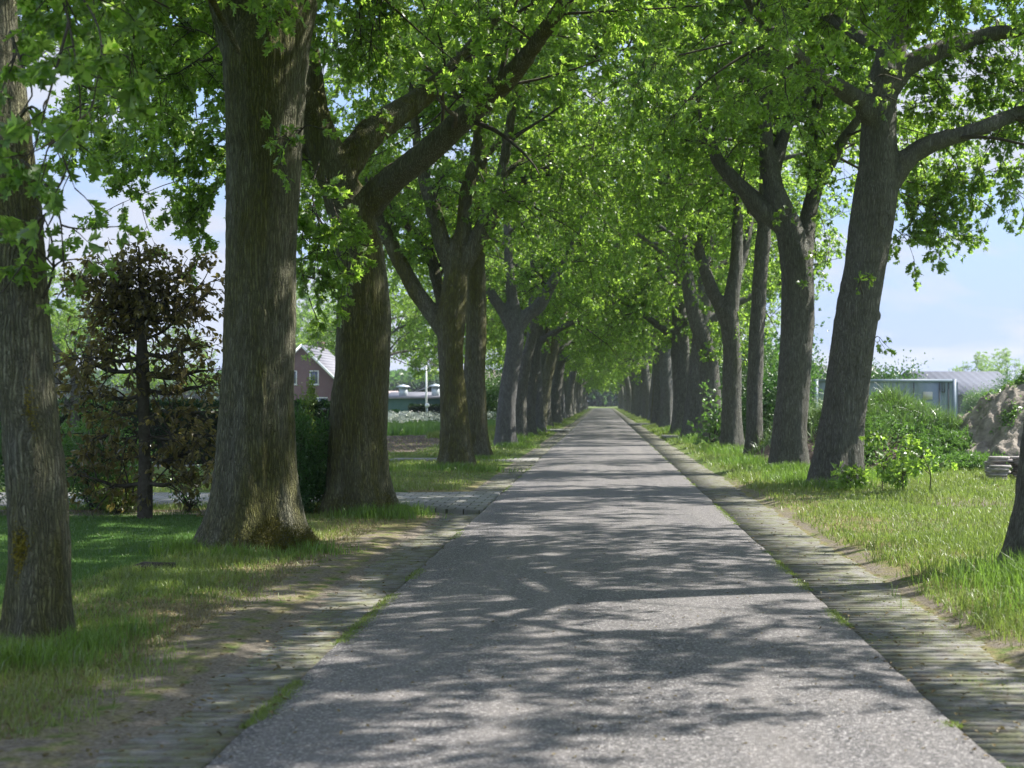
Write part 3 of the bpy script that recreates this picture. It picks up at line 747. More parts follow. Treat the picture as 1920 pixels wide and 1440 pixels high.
make_oak('oak_tree', 'grey oak splitting in a fan of boughs, right of the thin straight trunk', base_of(4.32, 33.0),
    PT([(1479,888,70),(1482,800,63),(1490,700,60),(1496,600,62),(1497,530,60),(1492,480,58),(1480,430,50),(1465,395,46),(1450,350,38),(1443,310,34),(1438,280,28),(1432,200,22),(1430,100,16),(1430,-150,8)], 33.0),
    [PT([(1474,425,40),(1440,402,36),(1402,362,31),(1370,331,28),(1345,300,23),(1330,260,18),(1315,215,14),(1308,140,8)], 33.0),
     PT([(1446,335,28),(1460,285,26,.2),(1476,232,24,.5),(1500,190,20,.8),(1535,150,12,1)], 33.0),
     PT([(1500,545,42,.1),(1508,470,36,.5),(1516,402,31,.7),(1528,353,30,.8),(1524,304,28,.9),(1528,240,24,1),(1535,150,17,1),(1540,0,9,1)], 33.0),
     PT([(1527,358,22,.8),(1559,304,22,.6),(1585,255,20,.4),(1612,220,15,.2),(1645,165,8,0)], 33.0)],
    M['bark_grey'], 23, LEAF1, 0.135, 0.034, 0.010, (0.18, 0.35), EX(8, 8.0, 12.5, 6.3), 5.6,  per=10)
make_oak('oak_tree', 'thin straight oak trunk, slimmest of the near ones right of the road', base_of(4.14, 39.0),
    PT([(1413,867,33),(1415,750,30),(1418,640,29),(1422,560,28),(1428,480,27),(1432,430,26),(1435,330,22),(1440,200,16),(1440,-20,8)], 39.0),
    [PT([(1430,420,14),(1400,380,13,-.5),(1370,330,11,-1),(1340,300,7,-1.5)], 39.0)],
    M['bark_grey'], 24, LEAF1, 0.135, 0.038, 0.008, (0.25, 0.35), EX(7, 7.0, 11.5, 5.5), 5.4)
make_oak('oak_tree', 'low-forking oak with a curved bough, just left of the thin straight trunk', base_of(4.08, 45.0),
    PT([(1372,852,41),(1372,740,36),(1373,660,34),(1368,600,34),(1372,560,30),(1380,500,25),(1383,420,20),(1385,300,14),(1390,60,7)], 45.0),
    [PT([(1367,610,28),(1346,567,25),(1322,510,22),(1308,460,20),(1308,430,19),(1322,390,18),(1328,350,16),(1318,280,13),(1300,190,8)], 45.0),
     PT([(1376,530,18),(1395,480,16,.4),(1405,420,14,.8),(1410,340,10,1.2)], 45.0)],
    M['bark_grey'], 25, LEAF1, 0.135, 0.04, 0.008, (0.3, 0.35), EX(7, 7.5, 11.5, 5.5), 5.8)
make_oak('oak_tree', 'broad oak leaning over the road, leafy shoots all up its stem', base_of(4.15, 54.0),
    PT([(1335,836,44),(1332,740,40),(1325,660,36),(1306,600,30),(1292,540,26),(1280,470,22),(1278,400,17),(1280,300,12),(1290,120,6)], 54.0),
    [PT([(1300,590,16),(1315,540,14,.5),(1330,480,12,1),(1340,420,8,1.5)], 54.0)],
    M['bark_grey'], 26, LEAF1, 0.14, 0.045, 0.0, (0.3, 0.35), EX(7, 6.5, 11.5, 5.5), 4.1)

make_oak('oak_tree', 'oak just outside the right edge, its leafy boughs over the near road', base_of(4.15, 6.0),
    (np.array([(4.15,6,-.05),(4.2,6,2),(4.25,6,4),(4.2,6,6),(4.1,6,9)]), [.40,.34,.30,.16,.08]), [], M['bark_grey'], 27, LEAF0, 0.118, 0.05, 0.0, (.3,.35), EX(10, 5.0, 10.5, 6.2), 4.6, spacing=.22, twigs=27, keep=lambda p: (p[:, 2] > 5.6) | (p[:, 0] < 2.2))
# --- the long rows: four master oaks, then copies
def generic(seed, d_lean, forkz, tmpl, leaf, mat, per, twigs, name_label, x, y, r=0.40, **k):
    rng = np.random.default_rng(seed)
    b = base_of(x, y)
    tp = np.array([[0, 0, 0], [d_lean * .2, 0, 1.6], [d_lean * .6, .1, 3.4], [d_lean, .15, 5.2], [d_lean * 1.1, .1, 7.5], [d_lean, 0, 10.5]]) + np.array(b)
    tr = np.array([r * 1.05, r * .95, r * .9, r * .8, r * .5, r * .22])
    return make_oak('oak_tree', name_label, b, (tp, tr), [], mat, seed, tmpl, leaf, 0.055, 0.0, (0.3, 0.35), EX(9, forkz, 10.5, 6.2), 4.0, twigs=twigs, per=per, spacing=0.30, **k)
masters = []
specs = [(31, 0.5, 4.2, 'bark_grey', 0.43), (32, -0.2, 5.2, 'bark_blue', 0.40), (33, 0.9, 4.6, 'bark_moss', 0.36), (34, 0.1, 3.8, 'bark_grey', 0.46)]
rngA = np.random.default_rng(77)
left_rows = [67.5, 74, 82, 90, 97.5] ; right_rows = [61.5, 68.5, 76, 84, 92, 99.5]
yy = 105.0
while yy < 330: left_rows.append(yy); right_rows.append(yy + 1.5); yy += 7.6
ordn = ['seventh','eighth','ninth','tenth','eleventh','twelfth','thirteenth','fourteenth','fifteenth','sixteenth']
def far_label(side, i):
    if i < 10:
        return '%s oak from the near end of the %s row, under the joined canopy' % (ordn[i], side)
    return 'small hazy oak trunk deep in the far %s row towards the vanishing point' % side
jobs = [(-3.72, y, 'left', i + 1) for i, y in enumerate(left_rows)] + [(4.02, y, 'right', i) for i, y in enumerate(right_rows)]
near_m = []; far_m = []
kn = 0; kf = 0
for j, (x, y, side, i) in enumerate(jobs):
    x = x + rngA.normal(0, 0.12); y = y + rngA.normal(0, 0.35)
    lab = far_label(side, i)
    if y < 130:
        if len(near_m) < 4:
            s = specs[len(near_m)]
            o = generic(s[0], s[1] * (1 if x < 0 else -1), s[2], LEAF1, 0.145, M[s[3]], 9, 16, lab, x, y, s[4]); near_m.append(o); continue
        o = copy_tree(near_m[(kn * 3 + 1) % 4]); kn += 1
    else:
        if len(far_m) < 2:
            s = specs[len(far_m) + 1]
            o = generic(s[0] + 50, s[1], s[2] - .4, LEAF2, 0.23, M['bark_grey'], 5, 12, lab, x, y, s[4]); far_m.append(o); continue
        o = copy_tree(far_m[kf % 2]); kf += 1
    o.location = base_of(x, y); o.rotation_euler = (0, 0, rngA.uniform(0, 6.28))
    sc = rngA.uniform(0.9, 1.12); o.scale = (sc, sc, sc * rngA.uniform(0.95, 1.08)); o['label'] = lab
# ------------------------------------------------------------------ shoots on the trunks (parts of their trees)
oaks = {o['label'].split()[0] + str(int(o.location.y)): o for o in col.objects if o.name.startswith('oak_tree')}
def oak_at(x, y):
    return min([o for o in col.objects if o.name.startswith('oak_tree')], key=lambda o: (o.location.x - x) ** 2 + (o.location.y - y) ** 2)
def shoot(tree, limbs, seed, leaf=0.14, per=7, twigs=12, spacing=0.16, sl=(0.15, 0.55), tmpl=LEAF0, mat='leaf'):
    rng = np.random.default_rng(seed); base = np.array(tree.location)
    L = []
    gb = Geo()
    for (pts, rad) in limbs:
        q, r = resample(np.array(pts) - base, np.full(len(pts), 0.008), 0.08)
        r = np.linspace(0.012, 0.004, len(q)); tube(gb, q, r, 5); L.append((q, r))
    g1, g2, n = foliage(L, rng, tmpl, leaf, spacing, sec_len=sl, twigs=twigs, per=per, zmin=-5, s0=0.1, tw_len=(0.08, 0.28))
    st = gb; 
    s = Geo(); s.v = gb.v + g1.v; s.loops = list(gb.loops); s.counts = gb.counts + g1.counts; s.n = gb.n + g1.n
    for a in g1.loops: s.loops.append(a + gb.n)
    so_ = s.build('side_shoot', M['twig'], tree)
    g2.build('shoot_leaves', M[mat], so_)
L1 = oak_at(-3.87, 9.8); L2 = oak_at(-3.84, 15.8); L3 = oak_at(-3.58, 20.7); R1t = oak_at(4.4, 27); R2t = oak_at(4.3, 33); R4t = oak_at(4.1, 45); R5t = oak_at(4.15, 54)
def pl(lst, d): return PT([(a, b, 2) + tuple(r) for a, b, *r in lst], d)
shoot(L1, [pl([(60,430),(85,400),(60,470),(10,540)], 9.4), pl([(40,300),(75,330),(110,400),(118,470)], 9.5), pl([(30,230),(60,200,-.2),(95,240,-.4),(120,300,-.5)], 9.5),
           pl([(20,60),(40,120,-.3),(60,180,-.5),(20,230,-.6)], 9.4), pl([(80,560),(100,510),(95,440),(78,400)], 9.7)], 1, 0.13, 6, 9)
shoot(L1, [pl([(60,-120),(110,-20,-.6),(140,100,-1.0),(150,230,-1.1),(120,330,-1.1)], 9.8), pl([(110,-60),(170,20,-.8),(190,90,-1.2),(175,190,-1.3)], 9.8), pl([(130,40,-.8),(100,150,-.9),(70,260,-.9)], 9.8)], 2, 0.15, 7, 11, 0.2, (0.15, 0.4))
shoot(L2, [pl([(560,250),(575,235,-.2),(592,238,-.3)], 15.5), pl([(556,275),(540,262,-.3),(530,285,-.4)], 15.4)], 3, 0.12, 5, 6, 0.15, (0.1, 0.22))
shoot(L3, [pl([(600,300,-.3),(585,360,-1),(600,430,-1.3),(590,500,-1.4)], 20.0), pl([(610,330,-.3),(630,400,-1),(650,450,-1.2),(652,500,-1.2)], 20.0), pl([(590,360,-.5),(570,420,-1.0),(565,500,-1.2),(580,560,-1.2)], 20.0),
           pl([(590,400,-.8),(615,440,-1.2),(640,520,-1.4)], 20.0)], 4, 0.125, 10, 17, 0.13, (0.2, 0.6))
shoot(R1t, [pl([(1620,560),(1612,530,-.3),(1622,520,-.4)], 26.7), pl([(1630,645),(1645,630),(1655,640)], 26.8), pl([(1690,150),(1650,140,-.4),(1630,170,-.5)], 26.6), pl([(1660,180),(1700,195,-.3),(1735,190,-.4)], 26.6)], 5, 0.12, 4, 5, 0.18, (0.08, 0.2))
shoot(R2t, [pl([(1525,440),(1530,470,-.3),(1525,520,-.4)], 32.6), pl([(1520,400),(1540,410,-.3),(1550,450,-.4)], 32.6), pl([(1500,380),(1480,400,-.3)], 32.4)], 6, 0.13, 6, 9, 0.18, (0.15, 0.4), LEAF1)
shoot(R5t, [pl([(1345,700),(1350,640),(1340,560),(1320,480)], 53.4), pl([(1330,690,-.2),(1325,620,-.4),(1310,560,-.4)], 53.4), pl([(1350,660),(1362,600),(1355,520)], 53.6)], 7, 0.15, 8, 13, 0.18, (0.3, 0.9), LEAF1)
shoot(R4t, [pl([(1385,700),(1398,660,-.3),(1392,620,-.4)], 44.6), pl([(1380,640),(1395,610),(1400,560)], 44.6)], 8, 0.14, 5, 7, 0.2, (0.2, 0.5), LEAF1)
shoot(L3, [pl([(610,330),(540,280,.3),(450,255,.8),(350,270,1.2),(250,310,1.6)], 20.7), pl([(600,260),(500,190,.6),(380,160,1.2),(260,190,1.8),(160,250,2.2)], 20.7), pl([(590,300),(500,300,.8),(420,340,1.3),(390,400,1.5)], 20.7),
           pl([(560,150),(420,90,1),(300,80,1.8),(180,130,2.4),(120,200,2.6)], 20.7), pl([(450,255,.8),(380,320,1.1),(300,350,1.3),(230,380,1.5)], 20.7), pl([(520,220,.4),(430,220,.2),(330,230,0),(260,260,-.2)], 20.7)], 31, 0.12, 10, 24, 0.16, (0.5, 1.3))
shoot(L2, [pl([(450,120,.3),(380,60,.8),(280,50,1.4),(180,90,1.8)], 15.8), pl([(440,60,.3),(360,120,1.2),(260,180,2.0),(170,230,2.4)], 15.8), pl([(440,0,.3),(340,-20,1.2),(230,10,2.2),(120,60,3)], 15.8)], 32, 0.12, 10, 22, 0.17, (0.4, 1.1))
shoot(R1t, [pl([(1760,264),(1790,300,.4),(1810,350,.8),(1850,385,1.1)], 27), pl([(1850,234),(1870,280,.4),(1895,330,.6),(1915,380,.7)], 27), pl([(1720,285),(1735,330,.5),(1740,380,.9),(1765,420,1.2)], 27), pl([(1690,380),(1720,390,.6),(1750,420,1.0),(1800,440,1.3)], 27.3),
            pl([(1680,430),(1700,450,.6),(1712,480,1.0)], 27.3), pl([(1700,340,.6),(1760,350,1.2),(1830,330,1.6),(1900,300,1.8)], 27), pl([(1690,360,.5),(1760,400,1.2),(1800,430,1.6)], 27), pl([(1720,60,.8),(1800,20,1.4),(1890,0,1.8)], 27), pl([(1700,140,.8),(1780,150,1.6),(1880,130,2.2)], 27), pl([(1860,60),(1900,100,.6),(1935,130,.9)], 27), pl([(1700,0,.6),(1780,-40,1.2),(1880,-50,1.6)], 27), pl([(1880,232),(1860,270,.6),(1830,300,1.2)], 27), pl([(1690,240,.8),(1770,250,1.8),(1860,190,2.4),(1930,180,2.6)], 27), pl([(1900,215),(1940,270,.5),(1960,340,.7)], 27), pl([(1780,88),(1830,140,.5),(1890,170,.8),(1930,180,1)], 27), pl([(1730,108),(1760,160,.5),(1790,200,.8),(1840,210,1)], 27), pl([(1690,200,.5),(1740,200,1.2),(1790,215,1.6)], 27)], 33, 0.105, 9, 22, 0.16, (0.4, 1.2))
# round branch scar and moss cushions
def ring(parent, c, r, t, mat, name='branch_scar'):
    g = Geo(); base = np.array(parent.location)
    th = np.linspace(0, 2 * np.pi, 25); ph = np.linspace(0, 2 * np.pi, 9)[:-1]
    for k in range(24):
        pass
    T_, P_ = np.meshgrid(th[:-1], ph, indexing='ij')
    rr = r + t * np.cos(P_)
    v = np.stack([rr * np.cos(T_), -0.6 * t * np.sin(P_), rr * np.sin(T_) * 1.1], -1)
    idx = np.arange(24 * 8).reshape(24, 8)
    f = np.stack([idx, np.roll(idx, -1, 0), np.roll(np.roll(idx, -1, 0), -1, 1), np.roll(idx, -1, 1)], -1).reshape(-1, 4)
    vv = v.reshape(-1, 3); vv = vv + 0.008 * vnoise(vv * 20, 3)[:, None]
    g.add(vv + c - base, f)
    # domed healed wood in the middle
    m = 10; vc = [(0, -0.01, 0)]; 
    for k in range(24): a = 2 * np.pi * k / 24; vc.append((r * .95 * math.cos(a), 0.004, r * 1.05 * math.sin(a)))
    g.add(np.array(vc) + c - base, [[0, 1 + (k + 1) % 24, 1 + k] for k in range(24)])
    return g.build(name, mat, parent, smooth=True)
ring(R1t, P(1656, 410, 26.60), 0.14, 0.022, M['bark_grey'])
def moss_tuft(parent, cx, cy, n, seed, rad=0.62, zmax=0.4, arc=(-2.9, -0.2)):
    rng = np.random.default_rng(seed); g = Geo()
    a = rng.uniform(arc[0], arc[1], n); z = rng.uniform(0, zmax, n) ** 1.2
    rr = rad * (1 - 0.42 * sstep(0, 0.5, z)) + rng.normal(0, 0.02, n)
    b0 = np.stack([rr * np.cos(a), rr * np.sin(a), z], 1)
    ax = norm(np.stack([np.cos(a), np.sin(a), rng.uniform(0.2, 1.2, n)], 1) + rng.normal(0, .4, (n, 3)))
    add_leaves(g, b0, ax, rng.uniform(0.012, 0.035, n), LEAFN, rng, .5, .8)
    g.build('moss_patch', M['moss'], parent)
moss_tuft(L2, 0, 0, 9000, 3, 0.70, 0.45, (-1.7, -0.1))
moss_tuft(L2, 0, 0, 700, 4, 0.60, 0.35, (-2.1, -1.8))
moss_tuft(L3, 0, 0, 2500, 5, 0.60, 0.35)

def lichen(parent, cx, cz, n, seed, rad, w, arc=-1.75):
    rng = np.random.default_rng(seed); g = Geo(); base = np.array(parent.location)
    a = arc + rng.normal(0, w, n); z = cz + rng.normal(0, .09, n); r = rad + rng.normal(0, .004, n)
    b0 = np.stack([cx + r * np.cos(a), r * np.sin(a), z], 1); ax = norm(np.stack([np.cos(a), np.sin(a), rng.uniform(-.5, .8, n)], 1) + rng.normal(0, .6, (n, 3)))
    add_leaves(g, b0, ax, rng.uniform(.008, .02, n), LEAFO, rng, .5, .8); g.build('lichen_patch', M['lichen'], parent)
M['lichen'] = simple_mat('yellow_lichen', (0.16, 0.14, 0.02), (0.34, 0.29, 0.04), 30, .95)
lichen(L1, 0.0, 0.62, 1300, 3, .195, .20, -1.9); lichen(L1, -.04, 1.55, 260, 4, .19, .14, -1.4)
# ------------------------------------------------------------------ bushes, hedges, beech
def bush(name, label, cat, base, rad, n, leaf, tmpl, mat, seed, clumps=26, cs=0.22, group=None, stems=8, zc=0.55, fl=0.25):
    rng = np.random.default_rng(seed); rx, ry, rz = rad
    root = thing(name, label, cat, tuple(base), 0, group)
    c = norm(rng.normal(0, 1, (clumps, 3))) * (rng.uniform(0.45, 1.0, (clumps, 1)))
    c = c * np.array([rx, ry, rz * (1 - zc * 0.5)]) * rng.uniform(0.8, 1.1, (clumps, 1)); c[:, 2] += rz * zc
    c[:, 2] = np.clip(c[:, 2], fl * rz, None)
    g = Geo(); R_ = rx
    ax = []
    P0 = np.array([0, 0, 0.0]); K = 5; t = np.linspace(0, 1, K)[None, :, None]
    mid = c * np.array([0.5, 0.5, 0.75])
    Pm = (1 - t) ** 2 * (rng.normal(0, 0.08 * rx, (clumps, 3)) * np.array([1, 1, 0]))[:, None] + 2 * t * (1 - t) * mid[:, None] + t ** 2 * c[:, None]
    multi_tube(g, Pm, np.linspace(1, 0.3, K)[None] * (0.008 + 0.012 * rx) * np.ones((clumps, 1)), 5)
    g.build('stems', M['twig'], root)
    ii = rng.integers(0, clumps, n); off = rng.normal(0, 1, (n, 3)) * np.array([rx, ry, rz * .8]) * cs
    b0 = c[ii] + off; ok = b0[:, 2] > 0.03; b0 = b0[ok]; off = off[ok]; m = len(b0)
    a = norm(norm(off) * 0.8 + rng.normal(0, .6, (m, 3)) + np.array([0, 0, .15]))
    gl = Geo(); add_leaves(gl, b0, a, leaf * rng.uniform(.6, 1.25, m), tmpl, rng, .7, .7)
    gl.build('foliage', M[mat], root)
    return root

bush('laurel_bush', 'glossy bright green bush between the two thickest trunks on the left', 'bush', base_of(-4.35, 22.0 - 1.6), (0.42, 0.45, 1.30), 9000, 0.085, LEAFN, 'bush', 41, 34, 0.16, stems=10)
bush('garden_shrub', 'dark shrub at the left edge behind the slim mossy trunk', 'bush', base_of(-9.3, 20.6), (0.9, 0.7, 1.15), 9000, 0.07, LEAFN, 'bush', 42, 34, 0.18)
bush('garden_shrub', 'green flowering-size shrub just right of the slim mossy trunk, left of the copper beech', 'bush', base_of(-7.55, 21.2), (0.75, 0.6, 1.10), 9000, 0.05, LEAFO, 'weed', 43, 34, 0.18)
bush('garden_shrub', 'low yellow-green shrub under the left branches of the copper beech', 'bush', base_of(-6.95, 20.5), (0.35, 0.25, 0.38), 2200, 0.05, LEAFO, 'bush_light', 44, 16, 0.22)
bush('bare_stem_shrub', 'small shrub of bare dark stems right of the copper beech trunk', 'shrub', base_of(-6.0, 20.6), (0.28, 0.2, 0.65), 350, 0.04, LEAFO, 'bush', 45, 18, 0.1)
bush('bare_stem_shrub', 'small shrub of bare stems close to the thick seamed trunk', 'shrub', base_of(-5.55, 20.7), (0.25, 0.2, 0.7), 500, 0.045, LEAFO, 'copper', 46, 16, 0.12)
bush('clipped_ball_bush', 'light green rounded bush showing over the hedge below the brick gable', 'bush', base_of(-7.45, 36.2), (0.28, 0.28, 1.80), 3500, 0.06, LEAFO, 'bush_light', 47, 22, 0.14)
bush('young_maple', 'yellow-green broad-leaved seedling in front of the oak with leafy shoots on its stem', 'sapling', base_of(3.72, 48.5), (0.75, 0.5, 1.5), 380, 0.20, LEAF1, 'weed', 48, 12, 0.2)
bush('low_plant', 'bright small plant beside the foot of the thin straight right trunk', 'plant', base_of(4.3, 37.6), (0.3, 0.25, 0.35), 150, 0.12, LEAF1, 'bush_light', 49, 9, 0.25)

def beech():
    rng = np.random.default_rng(50); b0 = np.array(base_of(-6.34, 19.6))
    root = thing('copper_beech', 'dark copper-leaved beech trained flat on a short trunk, in the lawn bed', 'tree', tuple(b0))
    d = 19.6
    tp, tr = PT([(272,985,27),(272,900,25),(270,800,23),(268,720,22),(266,640,20),(264,560,15),(262,500,9),(260,460,5)], d)
    tp, tr = resample(tp, tr, 0.1); tp = tp - b0
    tubes = [(tp, tr, 14, None)]; fol = []
    tiers = [(905,1),(860,1),(815,1),(775,1),(735,1),(700,1),(665,1),(640,2),(610,2),(585,2)]
    for (py, kind) in tiers:
        for sx in (-1, 1):
            ln = rng.uniform(115, 165) * (0.9 if kind == 1 else 0.75)
            rise = rng.uniform(-5, 22) if kind == 1 else rng.uniform(50, 110)
            y0 = py + rng.uniform(-8, 8)
            pts = [(270, y0, 8), (270 + sx * ln * .35, y0 - rise * .15 + (8 if kind == 1 else 0), 8, rng.uniform(-.15, .15)), (270 + sx * ln * .7, y0 - rise * .55, 6, rng.uniform(-.3, .3)), (270 + sx * ln, y0 - rise, 3, rng.uniform(-.35, .35))]
            q, r = PT(pts, d); q, r = resample(q, r, 0.08); q = q - b0
            tubes.append((q, np.maximum(r, 0.012), 8, None)); fol.append((q, r))
    for k in range(9):
        x1 = 262 + rng.uniform(-120, 130); q, r = PT([(266, 620, 8), ((266 + x1) / 2, 560, 7, rng.uniform(-.2, .2)), (x1, 490 - 25 * rng.random() + abs(x1 - 262) * .35, 4, rng.uniform(-.3, .3))], d)
        q, r = resample(q, r, 0.08); q = q - b0; tubes.append((q, np.maximum(r, .012), 8, None)); fol.append((q, r))
    fused('trunk', tubes, 0.016, M['twig'], root, 5)
    gb, gl, n = foliage(fol, rng, LEAFO, 0.085, 0.055, sec_len=(0.2, 0.75), twigs=15, per=5, zmin=0.3, s0=0.03, tw_len=(0.08, 0.24))
    gb.build('branches', M['twig'], root); gl.build('crown', M['copper'], root)
beech()

def pollard():
    rng = np.random.default_rng(51); d = 28.5; x = (140 - VX) / F * d; b0 = np.array(base_of(x, d))
    root = thing('small_tree', 'small knobbly fruit tree between the slim mossy trunk and the copper beech', 'tree', tuple(b0))
    tp, tr = PT([(142, 905, 16), (141, 800, 16), (139, 730, 15), (137, 690, 13)], d); tp, tr = resample(tp, tr, .1); tubes = [(tp - b0, tr, 10, None)]; fol = []
    for L in ([(139,740,9),(120,720,9),(104,712,7),(98,690,5)], [(139,730,9),(160,705,8),(170,670,7),(178,640,4)], [(138,700,9),(118,665,8),(105,655,7),(98,640,4)], [(140,800,9),(120,745,8),(100,735,6)], [(138,695,8),(142,640,6),(150,600,3)]):
        q, r = PT(L, d); q, r = resample(q, r, .1); tubes.append((q - b0, np.maximum(r, .015), 8, None)); fol.append((q - b0, r))
    fused('trunk', tubes, 0.02, M['bark_grey'], root, 6)
    gb, gl, n = foliage(fol, rng, LEAFO, 0.08, 0.12, sec_len=(0.3, 0.8), twigs=14, per=7, zmin=0.8, s0=0.3, tw_len=(0.1, 0.3))
    gb.build('branches', M['twig'], root); gl.build('crown', M['bush'], root)
pollard()

def hedge(name, label, x0, x1, y, depth, h, n, leaf, mat, seed, tmpl=LEAFO):
    rng = np.random.default_rng(seed); cx = (x0 + x1) / 2; root = thing(name, label, 'hedge', (cx, y, -0.02))
    L = x1 - x0
    # twiggy core, a little lumpy
    nx = max(8, int(L / 0.35)); g = Geo()
    xs = np.linspace(-L / 2 + .05, L / 2 - .05, nx); prof = [(-depth * .42, 0), (-depth * .42, h * .92), (depth * .42, h * .92), (depth * .42, 0)]
    V = np.array([[x + 0, p[0], p[1]] for x in xs for p in prof]); V = V + 0.05 * np.stack([vnoise(V * 2, 1), vnoise(V * 2, 2), vnoise(V * 2, 3) * (V[:, 2] > .1)], 1)
    idx = np.arange(nx * 4).reshape(nx, 4)
    f = np.stack([idx[:-1], idx[1:], np.roll(idx[1:], -1, 1), np.roll(idx[:-1], -1, 1)], -1).reshape(-1, 4)
    g.add(V, np.concatenate([f])); g.loops.append(np.array([0, 1, 2, 3, (nx - 1) * 4 + 3, (nx - 1) * 4 + 2, (nx - 1) * 4 + 1, (nx - 1) * 4], dtype=np.int32)); g.counts.append(np.array([4, 4], dtype=np.int32))
    g.build('inner_branches', M['twig'], root)
    x = rng.uniform(-L / 2, L / 2, n); s = rng.random(n); top = s < 0.38
    yy = np.where(top, rng.uniform(-depth / 2, depth / 2, n), np.where(s < .85, -depth / 2, depth / 2)); zz = np.where(top, h, h * rng.random(n) ** .8)
    p = np.stack([x, yy, zz], 1) + rng.normal(0, .045, (n, 3)); p[:, 2] += 0.04 * vnoise(np.stack([x * 1.3, yy, yy * 0], 1), 6)
    ax = norm(np.stack([np.zeros(n), np.sign(yy) * (~top), top * 1.0 + .3], 1) + rng.normal(0, .7, (n, 3)))
    gl = Geo(); add_leaves(gl, p, ax, leaf * rng.uniform(.7, 1.3, n), tmpl, rng, .4, .9); gl.build('foliage', M[mat], root)
    return root
hedge('garden_hedge', 'tall dark clipped hedge across the garden behind the copper beech', -34, -6.1, 33.6 + 3.2, 1.0, 1.58, 90000, 0.07, 'hedge', 61)
hedge('low_hedge', 'low green hedge at the back of the meadow in front of the green shed', -32, -13.2, 92, 1.2, 0.95, 26000, 0.11, 'bush', 62)
hedge('low_hedge', 'low dark hedge in front of the farmhouse with the big tiled roof', -16, -9.0, 118, 1.4, 1.25, 12000, 0.14, 'hedge', 63)

# ------------------------------------------------------------------ buildings
def brick_mat(name, c1, c2, mort, bw=0.22, rh=0.065):
    m, nt, out = newmat(name); b = NB(nt)
    tc = b.n('ShaderNodeTexCoord').outputs['Object']; sp = b.n('ShaderNodeSeparateXYZ'); b.l(tc, sp.inputs[0])
    cb = b.n('ShaderNodeCombineXYZ'); b.l(b.math('ADD', sp.outputs[0], sp.outputs[1]), cb.inputs[0]); b.l(sp.outputs[2], cb.inputs[1])
    br = b.n('ShaderNodeTexBrick'); b.l(cb.outputs[0], br.inputs['Vector']); br.inputs['Scale'].default_value = 1
    br.inputs['Brick Width'].default_value = bw; br.inputs['Row Height'].default_value = rh; br.inputs['Mortar Size'].default_value = 0.008
    br.inputs['Color1'].default_value = (*c1, 1); br.inputs['Color2'].default_value = (*c2, 1); br.inputs['Mortar'].default_value = (*mort, 1)
    n = b.noise(b.coord(1.0), 1.2, 4)
    c = b.mix(b.ramp(n, [(.35, 0), (.7, .5)]), br.outputs['Color'], tuple(x * .7 for x in c1))
    b.l(b.bsdf(c, .85, b.bump(br.outputs['Fac'], -.3, .01), .2), out.inputs[0]); return m
def rib_mat(name, c1, c2, rib=0.25, axis=0, rough=.6):
    """ribs and tile rows across a roof or sheet"""
    m, nt, out = newmat(name); b = NB(nt)
    tc = b.n('ShaderNodeTexCoord').outputs['Object']; sp = b.n('ShaderNodeSeparateXYZ'); b.l(tc, sp.inputs[0])
    w_ = b.math('SINE', b.math('MULTIPLY', sp.outputs[axis], 6.2832 / rib))
    n = b.noise(b.coord(1.0), 2.0, 4)
    c = b.mix(b.ramp(n, [(.3, 0), (.7, 1)]), c1, c2)
    c = b.mix(b.ramp(w_, [(0.0, .35), (.35, 0)]), c, tuple(x * .55 for x in c1))
    b.l(b.bsdf(c, rough, b.bump(w_, .6, .03), .4), out.inputs[0]); return m
M['brick'] = brick_mat('purple_brown_brick', (0.165, 0.08, 0.085), (0.12, 0.062, 0.070), (0.16, 0.14, 0.13))
M['slate'] = rib_mat('grey_slate_rows', (0.22, 0.215, 0.235), (0.28, 0.275, 0.295), 0.34, 2, .7)
M['tile'] = rib_mat('brown_grey_roof_tiles', (0.22, 0.165, 0.155), (0.27, 0.21, 0.20), 0.30, 0)
M['pink_roof'] = rib_mat('pale_pink_sheet_roof', (0.46, 0.36, 0.33), (0.52, 0.43, 0.40), 0.3, 0)
M['grey_roof'] = rib_mat('grey_corrugated_roof', (0.09, 0.10, 0.125), (0.13, 0.14, 0.165), 1.0, 0, .85)
M['dark_wall'] = simple_mat('dark_timber_wall', (0.05, 0.055, 0.065), (0.08, 0.085, 0.095), 3)
M['white'] = simple_mat('white_painted_wood', (0.72, 0.74, 0.76), (0.80, 0.81, 0.82), 3, .5)
M['green_wall'] = simple_mat('green_painted_boards', (0.055, 0.12, 0.105), (0.075, 0.15, 0.13), 2, .6)
M['metal'] = simple_mat('zinc_sheet', (0.45, 0.50, 0.55), (0.55, 0.60, 0.64), 4, .45, metal=.3)
def glass():
    m, nt, out = newmat('window_glass'); b = NB(nt); b.l(b.bsdf((0.05, 0.07, 0.11), .06, None, .7), out.inputs[0]); return m
M['glass'] = glass()

